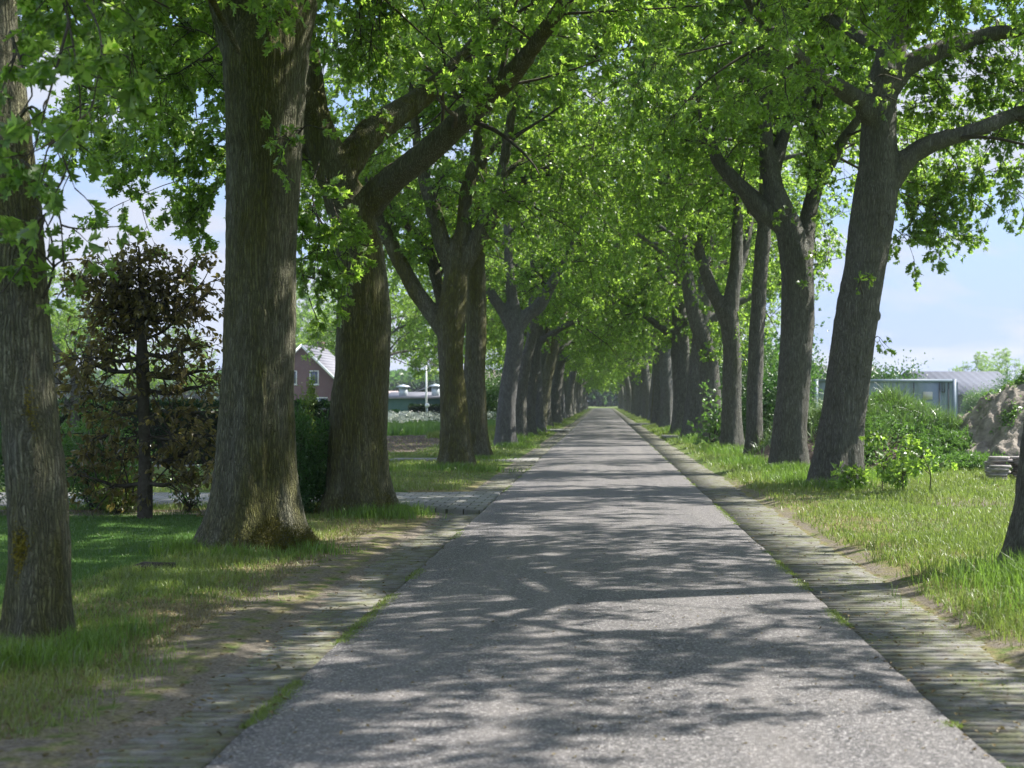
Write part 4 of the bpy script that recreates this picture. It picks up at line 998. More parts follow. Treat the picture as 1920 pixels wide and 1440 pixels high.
def gable(name, label, x0, x1, y0, y1, eave, ridge, wall, roof, along='y', over=0.35, cat='house', trim=None, th=0.16):
    """gabled building; ridge runs along y (gable to the viewer) or x"""
    cx, cy = (x0 + x1) / 2, (y0 + y1) / 2; root = thing(name, label, cat, (cx, cy, 0))
    hx, hy = (x1 - x0) / 2, (y1 - y0) / 2; e, r = eave, ridge
    g = Geo()
    if along == 'y':
        v = [(-hx, -hy, -.2), (hx, -hy, -.2), (hx, -hy, e), (0, -hy, r), (-hx, -hy, e), (-hx, hy, -.2), (hx, hy, -.2), (hx, hy, e), (0, hy, r), (-hx, hy, e)]
        A, B = hx, hy
    else:
        v = [(-hx, hy, -.2), (-hx, -hy, -.2), (-hx, -hy, e), (-hx, 0, r), (-hx, hy, e), (hx, hy, -.2), (hx, -hy, -.2), (hx, -hy, e), (hx, 0, r), (hx, hy, e)]
    g.add(v, [[0, 1, 2, 3, 4], [9, 8, 7, 6, 5], [1, 6, 7, 2], [0, 4, 9, 5]]).build('wall', wall, root)
    g = Geo(); sl = (r - e) / (hx if along == 'y' else hy); o = over; dz = 0.02
    for s in (-1, 1):
        if along == 'y':
            q = [(0, -hy - o, r + dz), (s * (hx + o), -hy - o, e - sl * o + dz), (s * (hx + o), hy + o, e - sl * o + dz), (0, hy + o, r + dz)]
        else:
            q = [(-hx - o, 0, r + dz), (-hx - o, s * (hy + o), e - sl * o + dz), (hx + o, s * (hy + o), e - sl * o + dz), (hx + o, 0, r + dz)]
        q2 = [(a, b_, c + th) for a, b_, c in q]
        g.add(q + q2, [[0, 1, 2, 3], [7, 6, 5, 4], [0, 4, 5, 1], [1, 5, 6, 2], [2, 6, 7, 3], [3, 7, 4, 0]])
    g.build('roof', roof, root)
    if trim is not None and along == 'y':
        for s in (-1, 1):
            g = Geo(); yf = -hy - o - .03
            a = [(0, yf, r + th + .03), (s * (hx + o), yf, e - sl * o + th + .03), (s * (hx + o), yf, e - sl * o - .17), (0, yf, r - .17)]
            a2 = [(p, q_ + .028, z) for p, q_, z in a]
            g.add(a + a2, [[0, 1, 2, 3], [7, 6, 5, 4], [0, 4, 5, 1], [1, 5, 6, 2], [2, 6, 7, 3], [3, 7, 4, 0]]); g.build('bargeboard', trim, root)
    return root
def window(root, x0, x1, z0, z1, y, mull=False):
    """x,y relative to the root"""
    g = Geo(); t = .09
    g.box((x0, y - .06, z0), (x1, y - .003, z0 + t)); g.box((x0, y - .06, z1 - t), (x1, y - .003, z1))
    g.box((x0, y - .06, z0 + t), (x0 + t, y - .003, z1 - t)); g.box((x1 - t, y - .06, z0 + t), (x1, y - .003, z1 - t))
    if mull: g.box(((x0 + x1) / 2 - .05, y - .06, z0 + t), ((x0 + x1) / 2 + .05, y - .003, z1 - t))
    w_ = g.build('window', M['white'], root)
    g = Geo(); g.box((x0 + t, y - .03, z0 + t), (x1 - t, y - .004, z1 - t)); g.build('pane', M['glass'], w_)
    g = Geo(); g.box((x0 - .06, y - .12, z0 - .08), (x1 + .06, y - .003, z0 - .005)); g.build('sill', M['white'], w_)
h1 = gable('brick_house', 'purple brick house with a white-trimmed gable and pale slate roof behind the hedge', -36.3, -27.1, 150, 163, 2.95, 7.5, M['brick'], M['slate'], 'y', .4, 'house', M['white'])
cx = -31.7
window(h1, -30.9 - cx, -29.95 - cx, 3.40, 4.87, -6.5); window(h1, -33.2 - cx, -32.25 - cx, 3.40, 4.87, -6.5)
window(h1, -31.0 - cx, -29.0 - cx, 0.75, 2.05, -6.5, True); window(h1, -34.6 - cx, -32.6 - cx, 0.75, 2.05, -6.5, True)
g = Geo(); g.box((-.35, 3.2, 7.2), (.35, 3.9, 8.3)); g.build('chimney', M['brick'], h1)
h2 = gable('farmhouse', 'low farmhouse with a big brown-grey tiled roof seen between the left trunks', -20, -6.5, 196, 209, 1.95, 5.9, M['brick'], M['tile'], 'x', .5)
window(h2, -1.2, 0.2, 0.7, 1.7, -6.5)
sh = gable('green_shed', 'long dark green shed with zinc roof vents behind the low hedge', -17.9, -11.0, 118, 126, 1.85, 2.25, M['green_wall'], M['slate'], 'x', .25, 'shed')
def vent(root, x, y, z0, z1, w_, parent_loc):
    g = Geo(); g.box((x - w_ / 2, y - w_ / 2, z0), (x + w_ / 2, y + w_ / 2, z1)); v_ = g.build('roof_vent', M['metal'], root)
    g = Geo(); c = w_ * .82
    g.add([(x - c, y - c, z1 + .06), (x + c, y - c, z1 + .06), (x + c, y + c, z1 + .06), (x - c, y + c, z1 + .06), (x - c, y - c, z1 + .12), (x + c, y - c, z1 + .12), (x + c, y + c, z1 + .12), (x - c, y + c, z1 + .12), (x, y, z1 + .3)],
          [[3, 2, 1, 0], [0, 1, 5, 4], [1, 2, 6, 5], [2, 3, 7, 6], [3, 0, 4, 7], [4, 5, 8], [5, 6, 8], [6, 7, 8], [7, 4, 8]])
    g.box((x - .03, y - .03, z1 - .01), (x + .03, y + .03, z1 + .1)); g.build('vent_cap', M['metal'], v_)
vent(sh, -16.65 + 14.45, -3.2, 1.9, 2.75, .62, None); vent(sh, -13.95 + 14.45, -3.2, 1.9, 2.8, .6, None)
gable('outbuilding', 'low outbuilding with a pale pinkish roof left of the green shed', -22.5, -18.1, 121, 128, 1.7, 2.35, M['dark_wall'], M['pink_roof'], 'x', .2, 'shed')
gable('outbuilding', 'grey hip-like roof peeping over the green shed', -20.5, -14.5, 146, 154, 2.0, 3.1, M['dark_wall'], M['grey_roof'], 'y', .3, 'shed')
g = Geo(); q = np.array([[0, 0, 0], [0, 0, 2.5], [0, 0, 4.6]]); tube(g, q, np.array([.09, .08, .06]), 8)
o = g.build('white_pole', M['white'], smooth=True, loc=(-14.55, 117.3, 0)); o['label'] = 'tall thin white pole standing before the green shed'; o['category'] = 'pole'
lp = thing('garden_lamp', 'short garden lamp with a round white head before the green shed', 'lamp', (-14.0, 113.5, 0))
g = Geo(); tube(g, [[0, 0, 0], [0, 0, 1.15]], [.04, .035], 8); g.build('lamp_post', M['metal'], lp)
g = Geo(); th = np.linspace(0, np.pi, 8); tube(g, np.array([[0, 0, 1.3]]) + np.array([[0, 0, 1.0]]) * (-np.cos(th) * .17)[:, None], np.maximum(np.sin(th) * .19, .01), 12); g.build('lamp_head', M['white'], lp, smooth=True)

# right hand side
def pxX(px, d): return (px - VX) / F * d
def container():
    x0, x1, y0 = pxX(1527, 61), pxX(1793, 61), 61.0; W = x1 - x0; H = 2.59; D = 2.44
    root = thing('shipping_container', 'pale blue-grey steel shipping container behind the weedy mound', 'container', ((x0 + x1) / 2, y0 + D / 2, 0))
    hx, hy = W / 2, D / 2
    mt, nt, out = newmat('blue_grey_container_paint'); b = NB(nt)
    n = b.noise(b.coord((1, 1, .4)), 2.5, 5, .65); c = b.mix(b.ramp(n, [(.35, 0), (.7, 1)]), (0.175, 0.225, 0.285), (0.225, 0.275, 0.335))
    c = b.mix(b.ramp(b.noise(b.coord((3, 3, .5)), 4, 5, .7), [(.66, 0), (.72, .6)]), c, (.14, .08, .05))
    b.l(b.bsdf(c, .5, None, .4), out.inputs[0])
    # corrugated walls
    def wall(n_, length, flat_from=None):
        pts = []; x = -length / 2 + .1; p = .278
        while x < length / 2 - .1:
            if flat_from is not None and flat_from[0] < x < flat_from[1]:
                pts += [(x, 0)]; x = flat_from[1]; pts += [(x, 0)]; continue
            pts += [(x, 0), (x + .07, .036), (x + .14, .036), (x + .21, 0)]; x += p
        pts = [(-length / 2 + .05, 0)] + pts + [(length / 2 - .05, 0)]
        return pts
    g = Geo()
    pts = wall('s', W, (W / 2 - 1.75, W / 2 - .7))
    v = [(x, -hy + .02 + d_, .12) for x, d_ in pts] + [(x, -hy + .02 + d_, H - .12) for x, d_ in pts]; n_ = len(pts)
    g.add(v, [[i, i + 1, i + 1 + n_, i + n_] for i in range(n_ - 1)])
    v = [(x, hy - .02 - d_, .12) for x, d_ in pts] + [(x, hy - .02 - d_, H - .12) for x, d_ in pts]
    g.add(v, [[i + n_, i + 1 + n_, i + 1, i] for i in range(n_ - 1)])
    g.box((-hx + .03, -hy + .1, .12), (-hx + .06, hy - .1, H - .12)); g.box((hx - .06, -hy + .1, .12), (hx - .03, hy - .1, H - .12))
    g.build('side_walls', mt, root)
    g = Geo(); g.box((-hx + .02, -hy + .06, H - .10), (hx - .02, hy - .06, H - .06)); g.build('roof', mt, root)
    for zz in (0, H - .13):
        for sy in (-1, 1):
            g = Geo(); g.box((-hx + .16, sy * (hy - .04) - .05, zz), (hx - .16, sy * (hy - .04) + .05, zz + .13)); g.build('rail', mt, root)
    for sx in (-1, 1):
        for sy in (-1, 1):
            g = Geo(); g.box((sx * (hx - .08) - .08, sy * (hy - .08) - .09, 0), (sx * (hx - .08) + .08, sy * (hy - .08) + .09, H)); g.build('corner_post', mt, root)
    g = Geo(); g.box((W / 2 - 1.42, -hy - .02, 1.72), (W / 2 - 1.02, -hy + .015, 2.05)); s_ = g.build('plate', simple_mat('weathered_white_plate', (.5, .5, .47), (.62, .56, .48), 6), root)
    g = Geo(); g.box((W / 2 - .62, -hy - .03, 2.05), (W / 2 - .60, -hy + .01, H - .14)); g.box((W / 2 - .50, -hy - .03, 2.05), (W / 2 - .48, -hy + .01, H - .14)); g.box((W / 2 - .62, -hy - .03, 2.02), (W / 2 - .48, -hy + .01, 2.05)); g.build('bracket', M['dark_wall'], root)
    for xx in (-.33, -.72, -1.82):
        g = Geo(); g.box((W / 2 + xx - .02, -hy - .012, .14), (W / 2 + xx + .02, -hy + .012, H - .14)); g.build('seam', M['dark_wall'], root)
container()
gable('dark_barn', 'dark gabled barn end showing between the two right trunks', pxX(1455, 105), pxX(1562, 105), 105, 112, 2.7, 5.05, M['dark_wall'], M['grey_roof'], 'y', .3, 'barn', M['dark_wall'])
gable('low_shed', 'low shed with a ribbed pale roof just right of the leaning grey oak', pxX(1545, 96), pxX(1650, 96), 96, 102, 2.6, 3.95, M['dark_wall'], rib_mat('ribbed_shed_roof', (.22, .22, .21), (.36, .36, .34), .42, 0), 'x', .2, 'shed')
gable('long_barn', 'long barn with a grey corrugated roof on the right horizon', pxX(1700, 190), 52.5, 176, 204, 2.4, 5.45, M['dark_wall'], M['grey_roof'], 'x', .3, 'barn')

# mounds
def mound(name, cx, cy, rx, ry, h, mat, seed, rough=.12, sc=2.2):
    nx = 190; xs = np.linspace(-1.25, 1.25, nx); X, Y = np.meshgrid(xs, xs)
    rr = np.sqrt(X * X + Y * Y) + 0.10 * n2(X * rx + 9, Y * ry, .6, seed)
    hh = h * np.clip(1 - rr, 0, 1) ** .85 * 1.05
    wx, wy = X * rx + cx, Y * ry + cy
    hh = hh * (1 + .25 * n2(wx, wy, .8, seed + 1)) + (hh > .02) * rough * (n2(wx, wy, sc, seed + 2, 4)) * np.clip(hh * 3, 0, 1)
    hh = hh + np.clip(hh * 3, 0, 1) * rough * (0.35 * np.abs(n2(wx, wy, 5.5, seed + 4, 3)) - 0.3 * np.abs(n2(wx, wy, 1.3, seed + 6, 3)))
    Z = gh(wx, wy) + hh - .06 * (rr > .98)
    idx = np.arange(nx * nx).reshape(nx, nx); f = np.stack([idx[:-1, :-1], idx[:-1, 1:], idx[1:, 1:], idx[1:, :-1]], -1).reshape(-1, 4)
    g = Geo(); g.add(np.stack([wx, wy, Z], -1).reshape(-1, 3), f); g.build(name, mat, smooth=True, kind='structure')
    def hf(x, y):
        i = np.clip(((x - cx) / rx + 1.25) / 2.5 * (nx - 1), 0, nx - 1.001); j = np.clip(((y - cy) / ry + 1.25) / 2.5 * (nx - 1), 0, nx - 1.001)
        return Z[np.round(j).astype(int), np.round(i).astype(int)]
    return hf
soil_m = simple_mat('dug_soil', (0.045, 0.032, 0.026), (0.16, 0.12, 0.10), 7, .95, 1.0, .06, 'World', detail=8)
sand_m = simple_mat('dug_sand', (0.14, 0.122, 0.10), (0.38, 0.335, 0.28), 4, .95, 1.0, .08, 'World', detail=9)
hm1 = mound('soil_mound', 7.2, 37.2, 3.5, 3.6, 1.55, soil_m, 5, .16)
hm2 = mound('sand_mound', 11.5, 35.8, 3.6, 3.6, 2.75, sand_m, 9, .38, 2.8)

# pile of old slabs
def slab_pile():
    rng = np.random.default_rng(8); proto = None
    mats = [simple_mat('weathered_slab', (.22, .20, .19), (.42, .39, .37), 6, .9, .4, .01), simple_mat('reddish_slab', (.28, .14, .09), (.40, .24, .16), 6, .9, .4, .01)]
    meshes = []
    for k in range(5):
        g = Geo(); w_, d_, h_ = rng.uniform(.16, .30), rng.uniform(.15, .3), .025
        n = 10; a = np.linspace(0, 2 * np.pi, n, endpoint=False) + .3; sq = 1 / np.maximum(np.abs(np.cos(a)), np.abs(np.sin(a)))
        x = np.cos(a) * sq * w_ * rng.uniform(.93, 1, n); y = np.sin(a) * sq * d_ * rng.uniform(.93, 1, n)
        v = np.concatenate([np.stack([x, y, np.full(n, -h_)], 1), np.stack([x, y, np.full(n, h_ * .6)], 1), np.stack([x * .95, y * .95, np.full(n, h_)], 1)])
        f = [list(range(n))[::-1], list(range(2 * n, 3 * n))] + [[i, (i + 1) % n, (i + 1) % n + n, i + n] for i in range(n)] + [[i + n, (i + 1) % n + n, (i + 1) % n + 2 * n, i + 2 * n] for i in range(n)]
        g.add(v, f); me = g.mesh('concrete_slab'); me.materials.append(mats[0] if k < 4 else mats[1]); meshes.append(me)
    cols = [(7.92, 28.45, 6), (8.42, 28.35, 4), (8.75, 28.6, 8), (8.05, 29.0, 9), (8.55, 29.1, 9), (8.95, 29.0, 10), (9.2, 28.5, 6)]
    for (x, y, n) in cols:
        z = float(gh(x, y))
        for i in range(n):
            red = (x == 8.15 and i > n - 3); k = 4 if red else int(rng.integers(0, 4))
            o = bpy.data.objects.new('concrete_slab', meshes[k]); col.objects.link(o)
            o.location = (x + rng.normal(0, .035), y + rng.normal(0, .04), z + .027 + i * .052); o.rotation_euler = (rng.normal(0, .012), rng.normal(0, .012), rng.normal(0, .15))
            o['label'] = 'reddish slab on top of the pile of old slabs by the sand heap' if red else 'weathered grey slab stacked in the pile before the sand heap'
            o['category'] = 'slab'; o['group'] = 'reddish slabs on the pile' if red else 'old grey slabs piled by the sand heap'
slab_pile()
M['twig_litter'] = leaf_mat('dead_leaf', (0.16, 0.12, 0.06), (0.12, 0.08, 0.03), gloss=0.02, tmix=0.2, var=.5, hue2=(0.13, 0.13, 0.05))
# ------------------------------------------------------------------ background plants
bm = bush('tall_shrub', 'leafy tall shrub growing outside the right row of trunks', 'bush', base_of(7.6, 62), (2.1, 2.0, 3.4), 7000, 0.20, LEAF1, 'weed', 71, 40, .20, 'shrubs outside the tree rows')
bm2 = bush('tall_shrub', 'leafy tall shrub in the gap left of the thin straight right trunk', 'bush', base_of(8.8, 74), (2.6, 2.0, 4.2), 7000, 0.24, LEAF1, 'bush', 72, 40, .20, 'shrubs outside the tree rows')
rb = np.random.default_rng(5)
for k, (x, y, s, lab) in enumerate([(6.2, 50, .55, 'low shrub behind the right trunks nearest the forked bough oak'), (9.5, 86, 1.1, None), (7.6, 99, 1.0, None), (8.4, 112, 1.2, None), (7.3, 128, 1.0, None), (8.6, 146, 1.3, None), (7.6, 168, 1.1, None), (8.2, 195, 1.4, None), (7.4, 225, 1.2, None), (8.5, 262, 1.5, None), (7.5, 300, 1.4, None),
                                    (-8.6, 104, .9, None), (-7.6, 125, .9, None), (-8.4, 143, 1.1, None), (-7.4, 165, 1.0, None), (-8.4, 190, 1.3, None), (-7.3, 220, 1.2, None), (-8.3, 258, 1.4, None), (-7.4, 300, 1.4, None)]):
    o = copy_tree(bm if k % 2 else bm2); o.location = base_of(x, y); o.rotation_euler = (0, 0, rb.uniform(0, 6)); o.scale = (s, s, s)
    o['label'] = lab or ('far green shrub behind the %s row of trunks' % ('right' if x > 0 else 'left')); o['group'] = 'shrubs outside the %s row' % ('right' if x > 0 else 'left')
for (px0, d, s, lab) in [(1835, 128, .62, 'green bush under the long barn roof, first right of the container'), (1868, 131, .5, 'bush under the long barn roof, second right of the container'), (1900, 134, .72, 'bush under the long barn roof, near the right edge'), (1590, 72, .62, 'bush top showing over the container beside the leaning oak'), (1680, 70, .58, 'bush top showing over the middle of the container roof'), (1640, 71, .56, 'small bush top over the container next to the ribbed shed roof'), (1445, 66, .5, 'dark bush between the thin trunk and its right neighbour'), (1528, 70, .6, 'bush behind the gap between the two big right trunks')]:
    o = copy_tree(bm if px0 % 2 else bm2); o.location = base_of(pxX(px0, d), d); o.scale = (s * 1.1, s, s * (1.05 if d > 100 else 1.08)); o.rotation_euler = (0, 0, rb.uniform(0, 6))
    o['label'] = lab; o['group'] = 'bushes beyond the mounds'
for (px0, d, s, lab) in [(700, 84, .80, 'tree beyond the ditch hanging over the green shed'), (852, 96, .86, 'tree standing in the field left of the green shed'), (590, 178, 1.12, 'tall tree behind the slate roof of the brick house'), (640, 196, 1.15, 'tree rising right of the brick house'), (548, 186, 1.05, 'tree rising left behind the brick house gable'), (105, 66, .50, 'green tree over the hedge right of the slim mossy trunk'), (165, 78, .60, 'green tree behind the copper beech on its left side'), (330, 84, .42, 'small tree behind the copper beech on its right side'),
                         (840, 150, .8, 'tree behind the dark low-branching oak'), (1830, 262, .72, 'rounded tree above the long barn roof, left of two'), (1888, 270, .78, 'rounded tree above the long barn roof, right of two'), (20, 90, .7, 'tree behind the slim mossy trunk at the left edge')]:
    far = d > 90
    o = copy_tree((far_m if far else near_m)[int(px0) % 2]); o.location = base_of(pxX(px0, d), d); o.rotation_euler = (0, 0, rb.uniform(0, 6)); o.scale = (s, s, s)
    o.name = 'field_tree'; o['label'] = lab; o['group'] = 'trees in the fields'

def wood(name, pts, n, leaf, h, seed):
    rng = np.random.default_rng(seed); g = Geo(); pts = np.array(pts, float)
    k = rng.integers(0, len(pts) - 1, n); t = rng.random(n)[:, None]; c = pts[k] * (1 - t) + pts[k + 1] * t
    hh = h * (.75 + .35 * n2(c[:, 0], c[:, 1], .05, seed, 3))
    z = hh * (1 - rng.random(n) ** 2.2)
    p = np.stack([c[:, 0] + rng.normal(0, 1.5, n), c[:, 1] + rng.normal(0, 5, n), z], 1)
    add_leaves(g, p, rng.normal(0, 1, (n, 3)), leaf * rng.uniform(.6, 1.3, n), LEAF2, rng, .5, 1)
    g.build(name, M['far_leaf'], kind='stuff')
wood('distant_wood', [(-320, 420), (-150, 330), (-60, 300), (-30, 300), (-14, 380)], 60000, 1.5, 8.5, 1)
wood('distant_wood', [(14, 420), (60, 420), (160, 460), (400, 480)], 40000, 1.9, 7.0, 2)
wood('distant_wood', [(-40, 420), (-12, 440), (10, 440), (60, 420)], 16000, 1.3, 10.5, 3)

# ------------------------------------------------------------------ grasses
def blades(g, x, y, z, h, w, rng, lean=0.5, dirs=None):
    n = len(x); a = rng.uniform(0, 2 * np.pi, n) if dirs is None else dirs
    ln = rng.normal(0, lean, n); lx, ly = np.cos(a) * ln * h, np.sin(a) * ln * h
    b = rng.uniform(0, np.pi, n); wx, wy = np.cos(b) * w / 2, np.sin(b) * w / 2
    p0 = np.stack([x, y, z - .01], 1); wv = np.stack([wx, wy, np.zeros(n)], 1)
    m = p0 + np.stack([lx * .35, ly * .35, h * .6], 1); t = p0 + np.stack([lx, ly, h * (1 - .25 * np.abs(ln))], 1)
    v = np.stack([p0 - wv, p0 + wv, m + wv * .7, m - wv * .7, t], 1).reshape(-1, 3)
    i = (np.arange(n) * 5)[:, None]
    g.add(v, i + np.array([[0, 1, 2, 3]])); k = g.n - len(v)
    tri = i + np.array([[3, 2, 4]]) + k; g.loops.append(tri.astype(np.int32).ravel()); g.counts.append(np.full(n, 3, dtype=np.int32))
trunks = [(o.location.x, o.location.y) for o in col.objects if o.name.startswith('oak_tree') and o.location.y < 60]
def free(x, y, r=.42):
    ok = np.ones(len(x), bool)
    for tx, ty in trunks: ok &= (x - tx) ** 2 + (y - ty) ** 2 > r * r
    return ok
def scatter(rng, n, x0, x1, d0, d1):
    """denser near the road's near end, as the eye sees it"""
    u = rng.random(n); d = 1 / (1 / d0 + u * (1 / d1 - 1 / d0)); return rng.uniform(x0, x1, n), d
rng = np.random.default_rng(99)
# lawn
x, y = scatter(rng, 330000, -16, -3.9, 8.2, 20.6)
k = (x > -0.46 * y) & (rng.random(len(x)) < sstep(3.9, 5.0, -x)) & free(x, y); x, y = x[k], y[k]
g = Geo(); blades(g, x, y, gh(x, y), rng.uniform(.025, .055, len(x)), .0035 + .0002 * y, rng, .35); g.build('lawn_grass', M['lawn'], kind='stuff')
# verges: green blades in patches, straw between
def verge(x, y, side):
    nn = n2(x, y, 1.1, 21, 3); ax = np.abs(x)
    edge = sstep(2.55, 2.95, ax + .3 * nn) if side > 0 else np.where(y > 26, sstep(2.5, 3.1, ax + .2 * nn), sstep(2.6, 4.2, ax + .6 * nn))
    p = edge * np.clip(.62 + .9 * nn, .08, 1)
    p = p * ~drive_mask(x, y) * (ditch(x, y) < .25) * ~((x < -4) & (y > 20) & (y < 21.1))
    p = p * (1 - .93 * sstep(44, 46, y) * (1 - sstep(64, 67, y)) * (x < -6))
    return p
gg = Geo(); gd = Geo(); gl = Geo()
for side, n, x0, x1 in ((-1, 330000, -9, -2.55), (1, 420000, 2.68, 13)):
    x, y = scatter(rng, n, x0, x1, 6.8, 85)
    k = (np.abs((x / y) + .064) < .42) & free(x, y, .3); x, y = x[k], y[k]
    if side < 0: 
        k = ~((x < -4.6) & (y < 20.4)); x, y = x[k], y[k]
    if side > 0:
        k = hm1(x, y) < gh(x, y) + .05; x, y = x[k], y[k]
    pr = verge(x, y, side); r = rng.random(len(x)); k = r < pr; xg, yg = x[k], y[k]
    tall = np.clip(.5 + n2(xg, yg, .8, 25, 2), .15, 1.2) * (1.0 if side > 0 else .62)
    tall = tall * np.where(yg > 26, 1.25, 1.0)
    blades(gg, xg, yg, gh(xg, yg), (.05 + .10 * tall) * rng.uniform(.6, 1.25, len(xg)), .0035 + .00036 * yg, rng, .75)
    x2, y2 = x[~k], y[~k]; k = (rng.random(len(x2)) < .55) & ~drive_mask(x2, y2) & (ditch(x2, y2) < .3) & (np.abs(x2) > 2.9); x2, y2 = x2[k], y2[k]
    blades(gd, x2, y2, gh(x2, y2), rng.uniform(.02, .07, len(x2)), .0035 + .0003 * y2, rng, 1.1)
x = rng.choice([-1, 1], 90000) * rng.uniform(2.62, 7.5, 90000); u = rng.random(90000); y = 1 / (1 / 60 + u * (1 / 300 - 1 / 60)); k = ~drive_mask(x, y) & (rng.random(90000) < .35 + .65 * sstep(2.7, 3.4, np.abs(x))); x, y = x[k], y[k]
blades(gg, x, y, np.full(len(x), 0.0), (.10 + .25 * sstep(3.0, 4.5, np.abs(x))) * rng.uniform(.5, 1.3, len(x)), .0006 * y, rng, .6)
gg.build('verge_grass', M['grass'], kind='stuff'); gd.build('dry_grass', M['dry'], kind='stuff')
# lush tall tufts
def tuft(cx, cy, rx, ry, n, h, lean=.5):
    a = rng.normal(0, .5, (n, 2)); x = cx + a[:, 0] * rx; y = cy + a[:, 1] * ry
    k = free(x, y, .24); x, y = x[k], y[k]
    fall = np.exp(-(((x - cx) / rx) ** 2 + ((y - cy) / ry) ** 2) * .6)
    blades(gl, x, y, gh(x, y), h * rng.uniform(.45, 1.1, len(x)) * (.55 + .45 * fall), .005 + .0003 * y, rng, lean)
for (cx, cy, rx, ry, n, h) in [(-3.8, 8.75, .75, .35, 1500, .22), (-3.4, 9.3, .28, .4, 500, .20), (-4.35, 9.1, .4, .4, 900, .24), (-3.3, 9.9, .3, .3, 250, .16),
        (-3.75, 14.75, .7, .25, 420, .20), (-4.55, 15.2, .3, .3, 360, .24), (-3.1, 15.3, .35, .35, 260, .20), (-3.2, 19.8, .6, .4, 600, .24), (-2.85, 20.4, .35, .5, 500, .24),
        (-3.4, 33.2, 1.2, .7, 1200, .26), (-3.3, 40.2, .8, .6, 700, .26), (-3.1, 50, .8, .8, 500, .28),
        (3.95, 12.3, .9, 1.1, 3400, .34), (3.6, 10.6, .6, .8, 1500, .28), (4.7, 13.2, .8, 1.0, 1600, .34), (3.3, 9.2, .35, .8, 700, .20), (5.6, 14.2, 1.0, 1.0, 1100, .26),
        (4.2, 26.2, .8, .4, 900, .26), (3.8, 28.5, .5, 1.5, 1500, .28), (4.2, 32.0, .8, .6, 1300, .30), (3.7, 36, .7, 2.5, 2000, .32), (3.9, 44, .8, 3, 1600, .36), (3.9, 56, .8, 5, 1500, .4), (4.0, 72, .8, 8, 1200, .45), (-3.6, 60, .7, 6, 1200, .35), (-3.6, 75, .7, 8, 900, .4),
        (5.3, 29.5, 1.2, 1.5, 1500, .3), (-5.2, 32.9, .9, .25, 500, .22), (-5.4, 29.5, .9, .25, 500, .22)]:
    tuft(cx, cy, rx, ry, n, h)
gl.build('tall_grass', M['lush'], kind='stuff')
# meadow with cow parsley
x = rng.uniform(-34, -6, 60000); y = rng.uniform(66, 90, 60000); g = Geo()
blades(g, x, y, gh(x, y), rng.uniform(.3, .75, len(x)) * (.8 + .3 * n2(x, y, .3, 3)), .03, rng, .35); g.build('meadow_grass', M['weed'], kind='stuff')
x = rng.uniform(-34, -6, 2600); y = rng.uniform(66, 84, 2600); k = n2(x, y, .22, 8) > -.25; x, y = x[k], y[k]; g = Geo(); gw = Geo(); n = len(x); h = rng.uniform(.65, 1.05, n)
blades(g, x, y, gh(x, y), h, .02, rng, .05); g.build('cow_parsley_stems', M['weed'], kind='stuff')
ii = np.repeat(np.arange(n), 9); p = np.stack([x[ii], y[ii], gh(x, y)[ii] + h[ii]], 1) + rng.normal(0, 1, (len(ii), 3)) * np.array([.10, .10, .035])
add_leaves(gw, p, rng.normal(0, 1, (len(ii), 3)) * np.array([1, 1, .2]), rng.uniform(.06, .13, len(ii)), LEAFO, rng, 1.2, .3); gw.build('cow_parsley_flowers', M['white_flower'], kind='stuff')
# weeds on the soil mound
g = Geo(); gwd = Geo()
def onm(n, cx, cy, rx, ry, hf): 
    a = rng.normal(0, .5, (n, 2)); x = cx + a[:, 0] * rx; y = cy + a[:, 1] * ry; return x, y, hf(x, y)
for (cx, cy, rx, ry, n, h) in [(6.7, 36.6, .8, 1.4, 3200, .62), (7.9, 36.7, .9, 1.3, 4200, .68), (8.9, 36.0, .9, 1.3, 3200, .55), (5.9, 37.0, .7, 1.5, 2000, .6), (9.6, 35.0, .7, 1.2, 1800, .5), (8.6, 34.6, .7, .8, 1600, .45), (9.3, 33.9, .6, .6, 900, .4), (7.0, 34.9, .3, .3, 260, .4), (5.1, 38, .9, 1.6, 1500, .6)]:
    x, y, z = onm(n, cx, cy, rx, ry, hm1); bare = np.exp(-(((x - 7.05) / .55) ** 2 + ((y - 34.6) / 1.1) ** 2)) + np.exp(-(((x - 6.3) / .4) ** 2 + ((y - 35.2) / .4) ** 2)) + .8 * (n2(x, y, 1.1, 77, 2) > .4); kk = rng.random(n) > bare; x, y, z = x[kk], y[kk], z[kk]; n = len(x); blades(g, x, y, z, h * 0.95 * rng.uniform(.4, 1.2, n) * np.clip(.85 + .8 * n2(x, y, 1.6, 3, 2), .3, 1.3), .022, rng, .95)
for (cx, cy, rx, ry, n) in [(6.2, 34.5, .6, .7, 1400), (8.3, 34.3, .9, .6, 2600), (9.4, 34.4, .9, .9, 3000), (7.2, 33.6, .5, .4, 500), (8.8, 33.2, .9, .5, 1800), (7.7, 36.2, 1.3, 1.5, 2200), (6.2, 36.4, .8, 1.2, 1400), (9.9, 34.8, .7, .8, 1500)]:
    x, y, z = onm(n, cx, cy, rx, ry, hm1); p = np.stack([x, y, z + rng.uniform(0, .28, n)], 1)
    add_leaves(gwd, p, rng.normal(0, 1, (n, 3)) + np.array([0, 0, .3]), rng.uniform(.05, .12, n), LEAFO, rng, .8, .5)
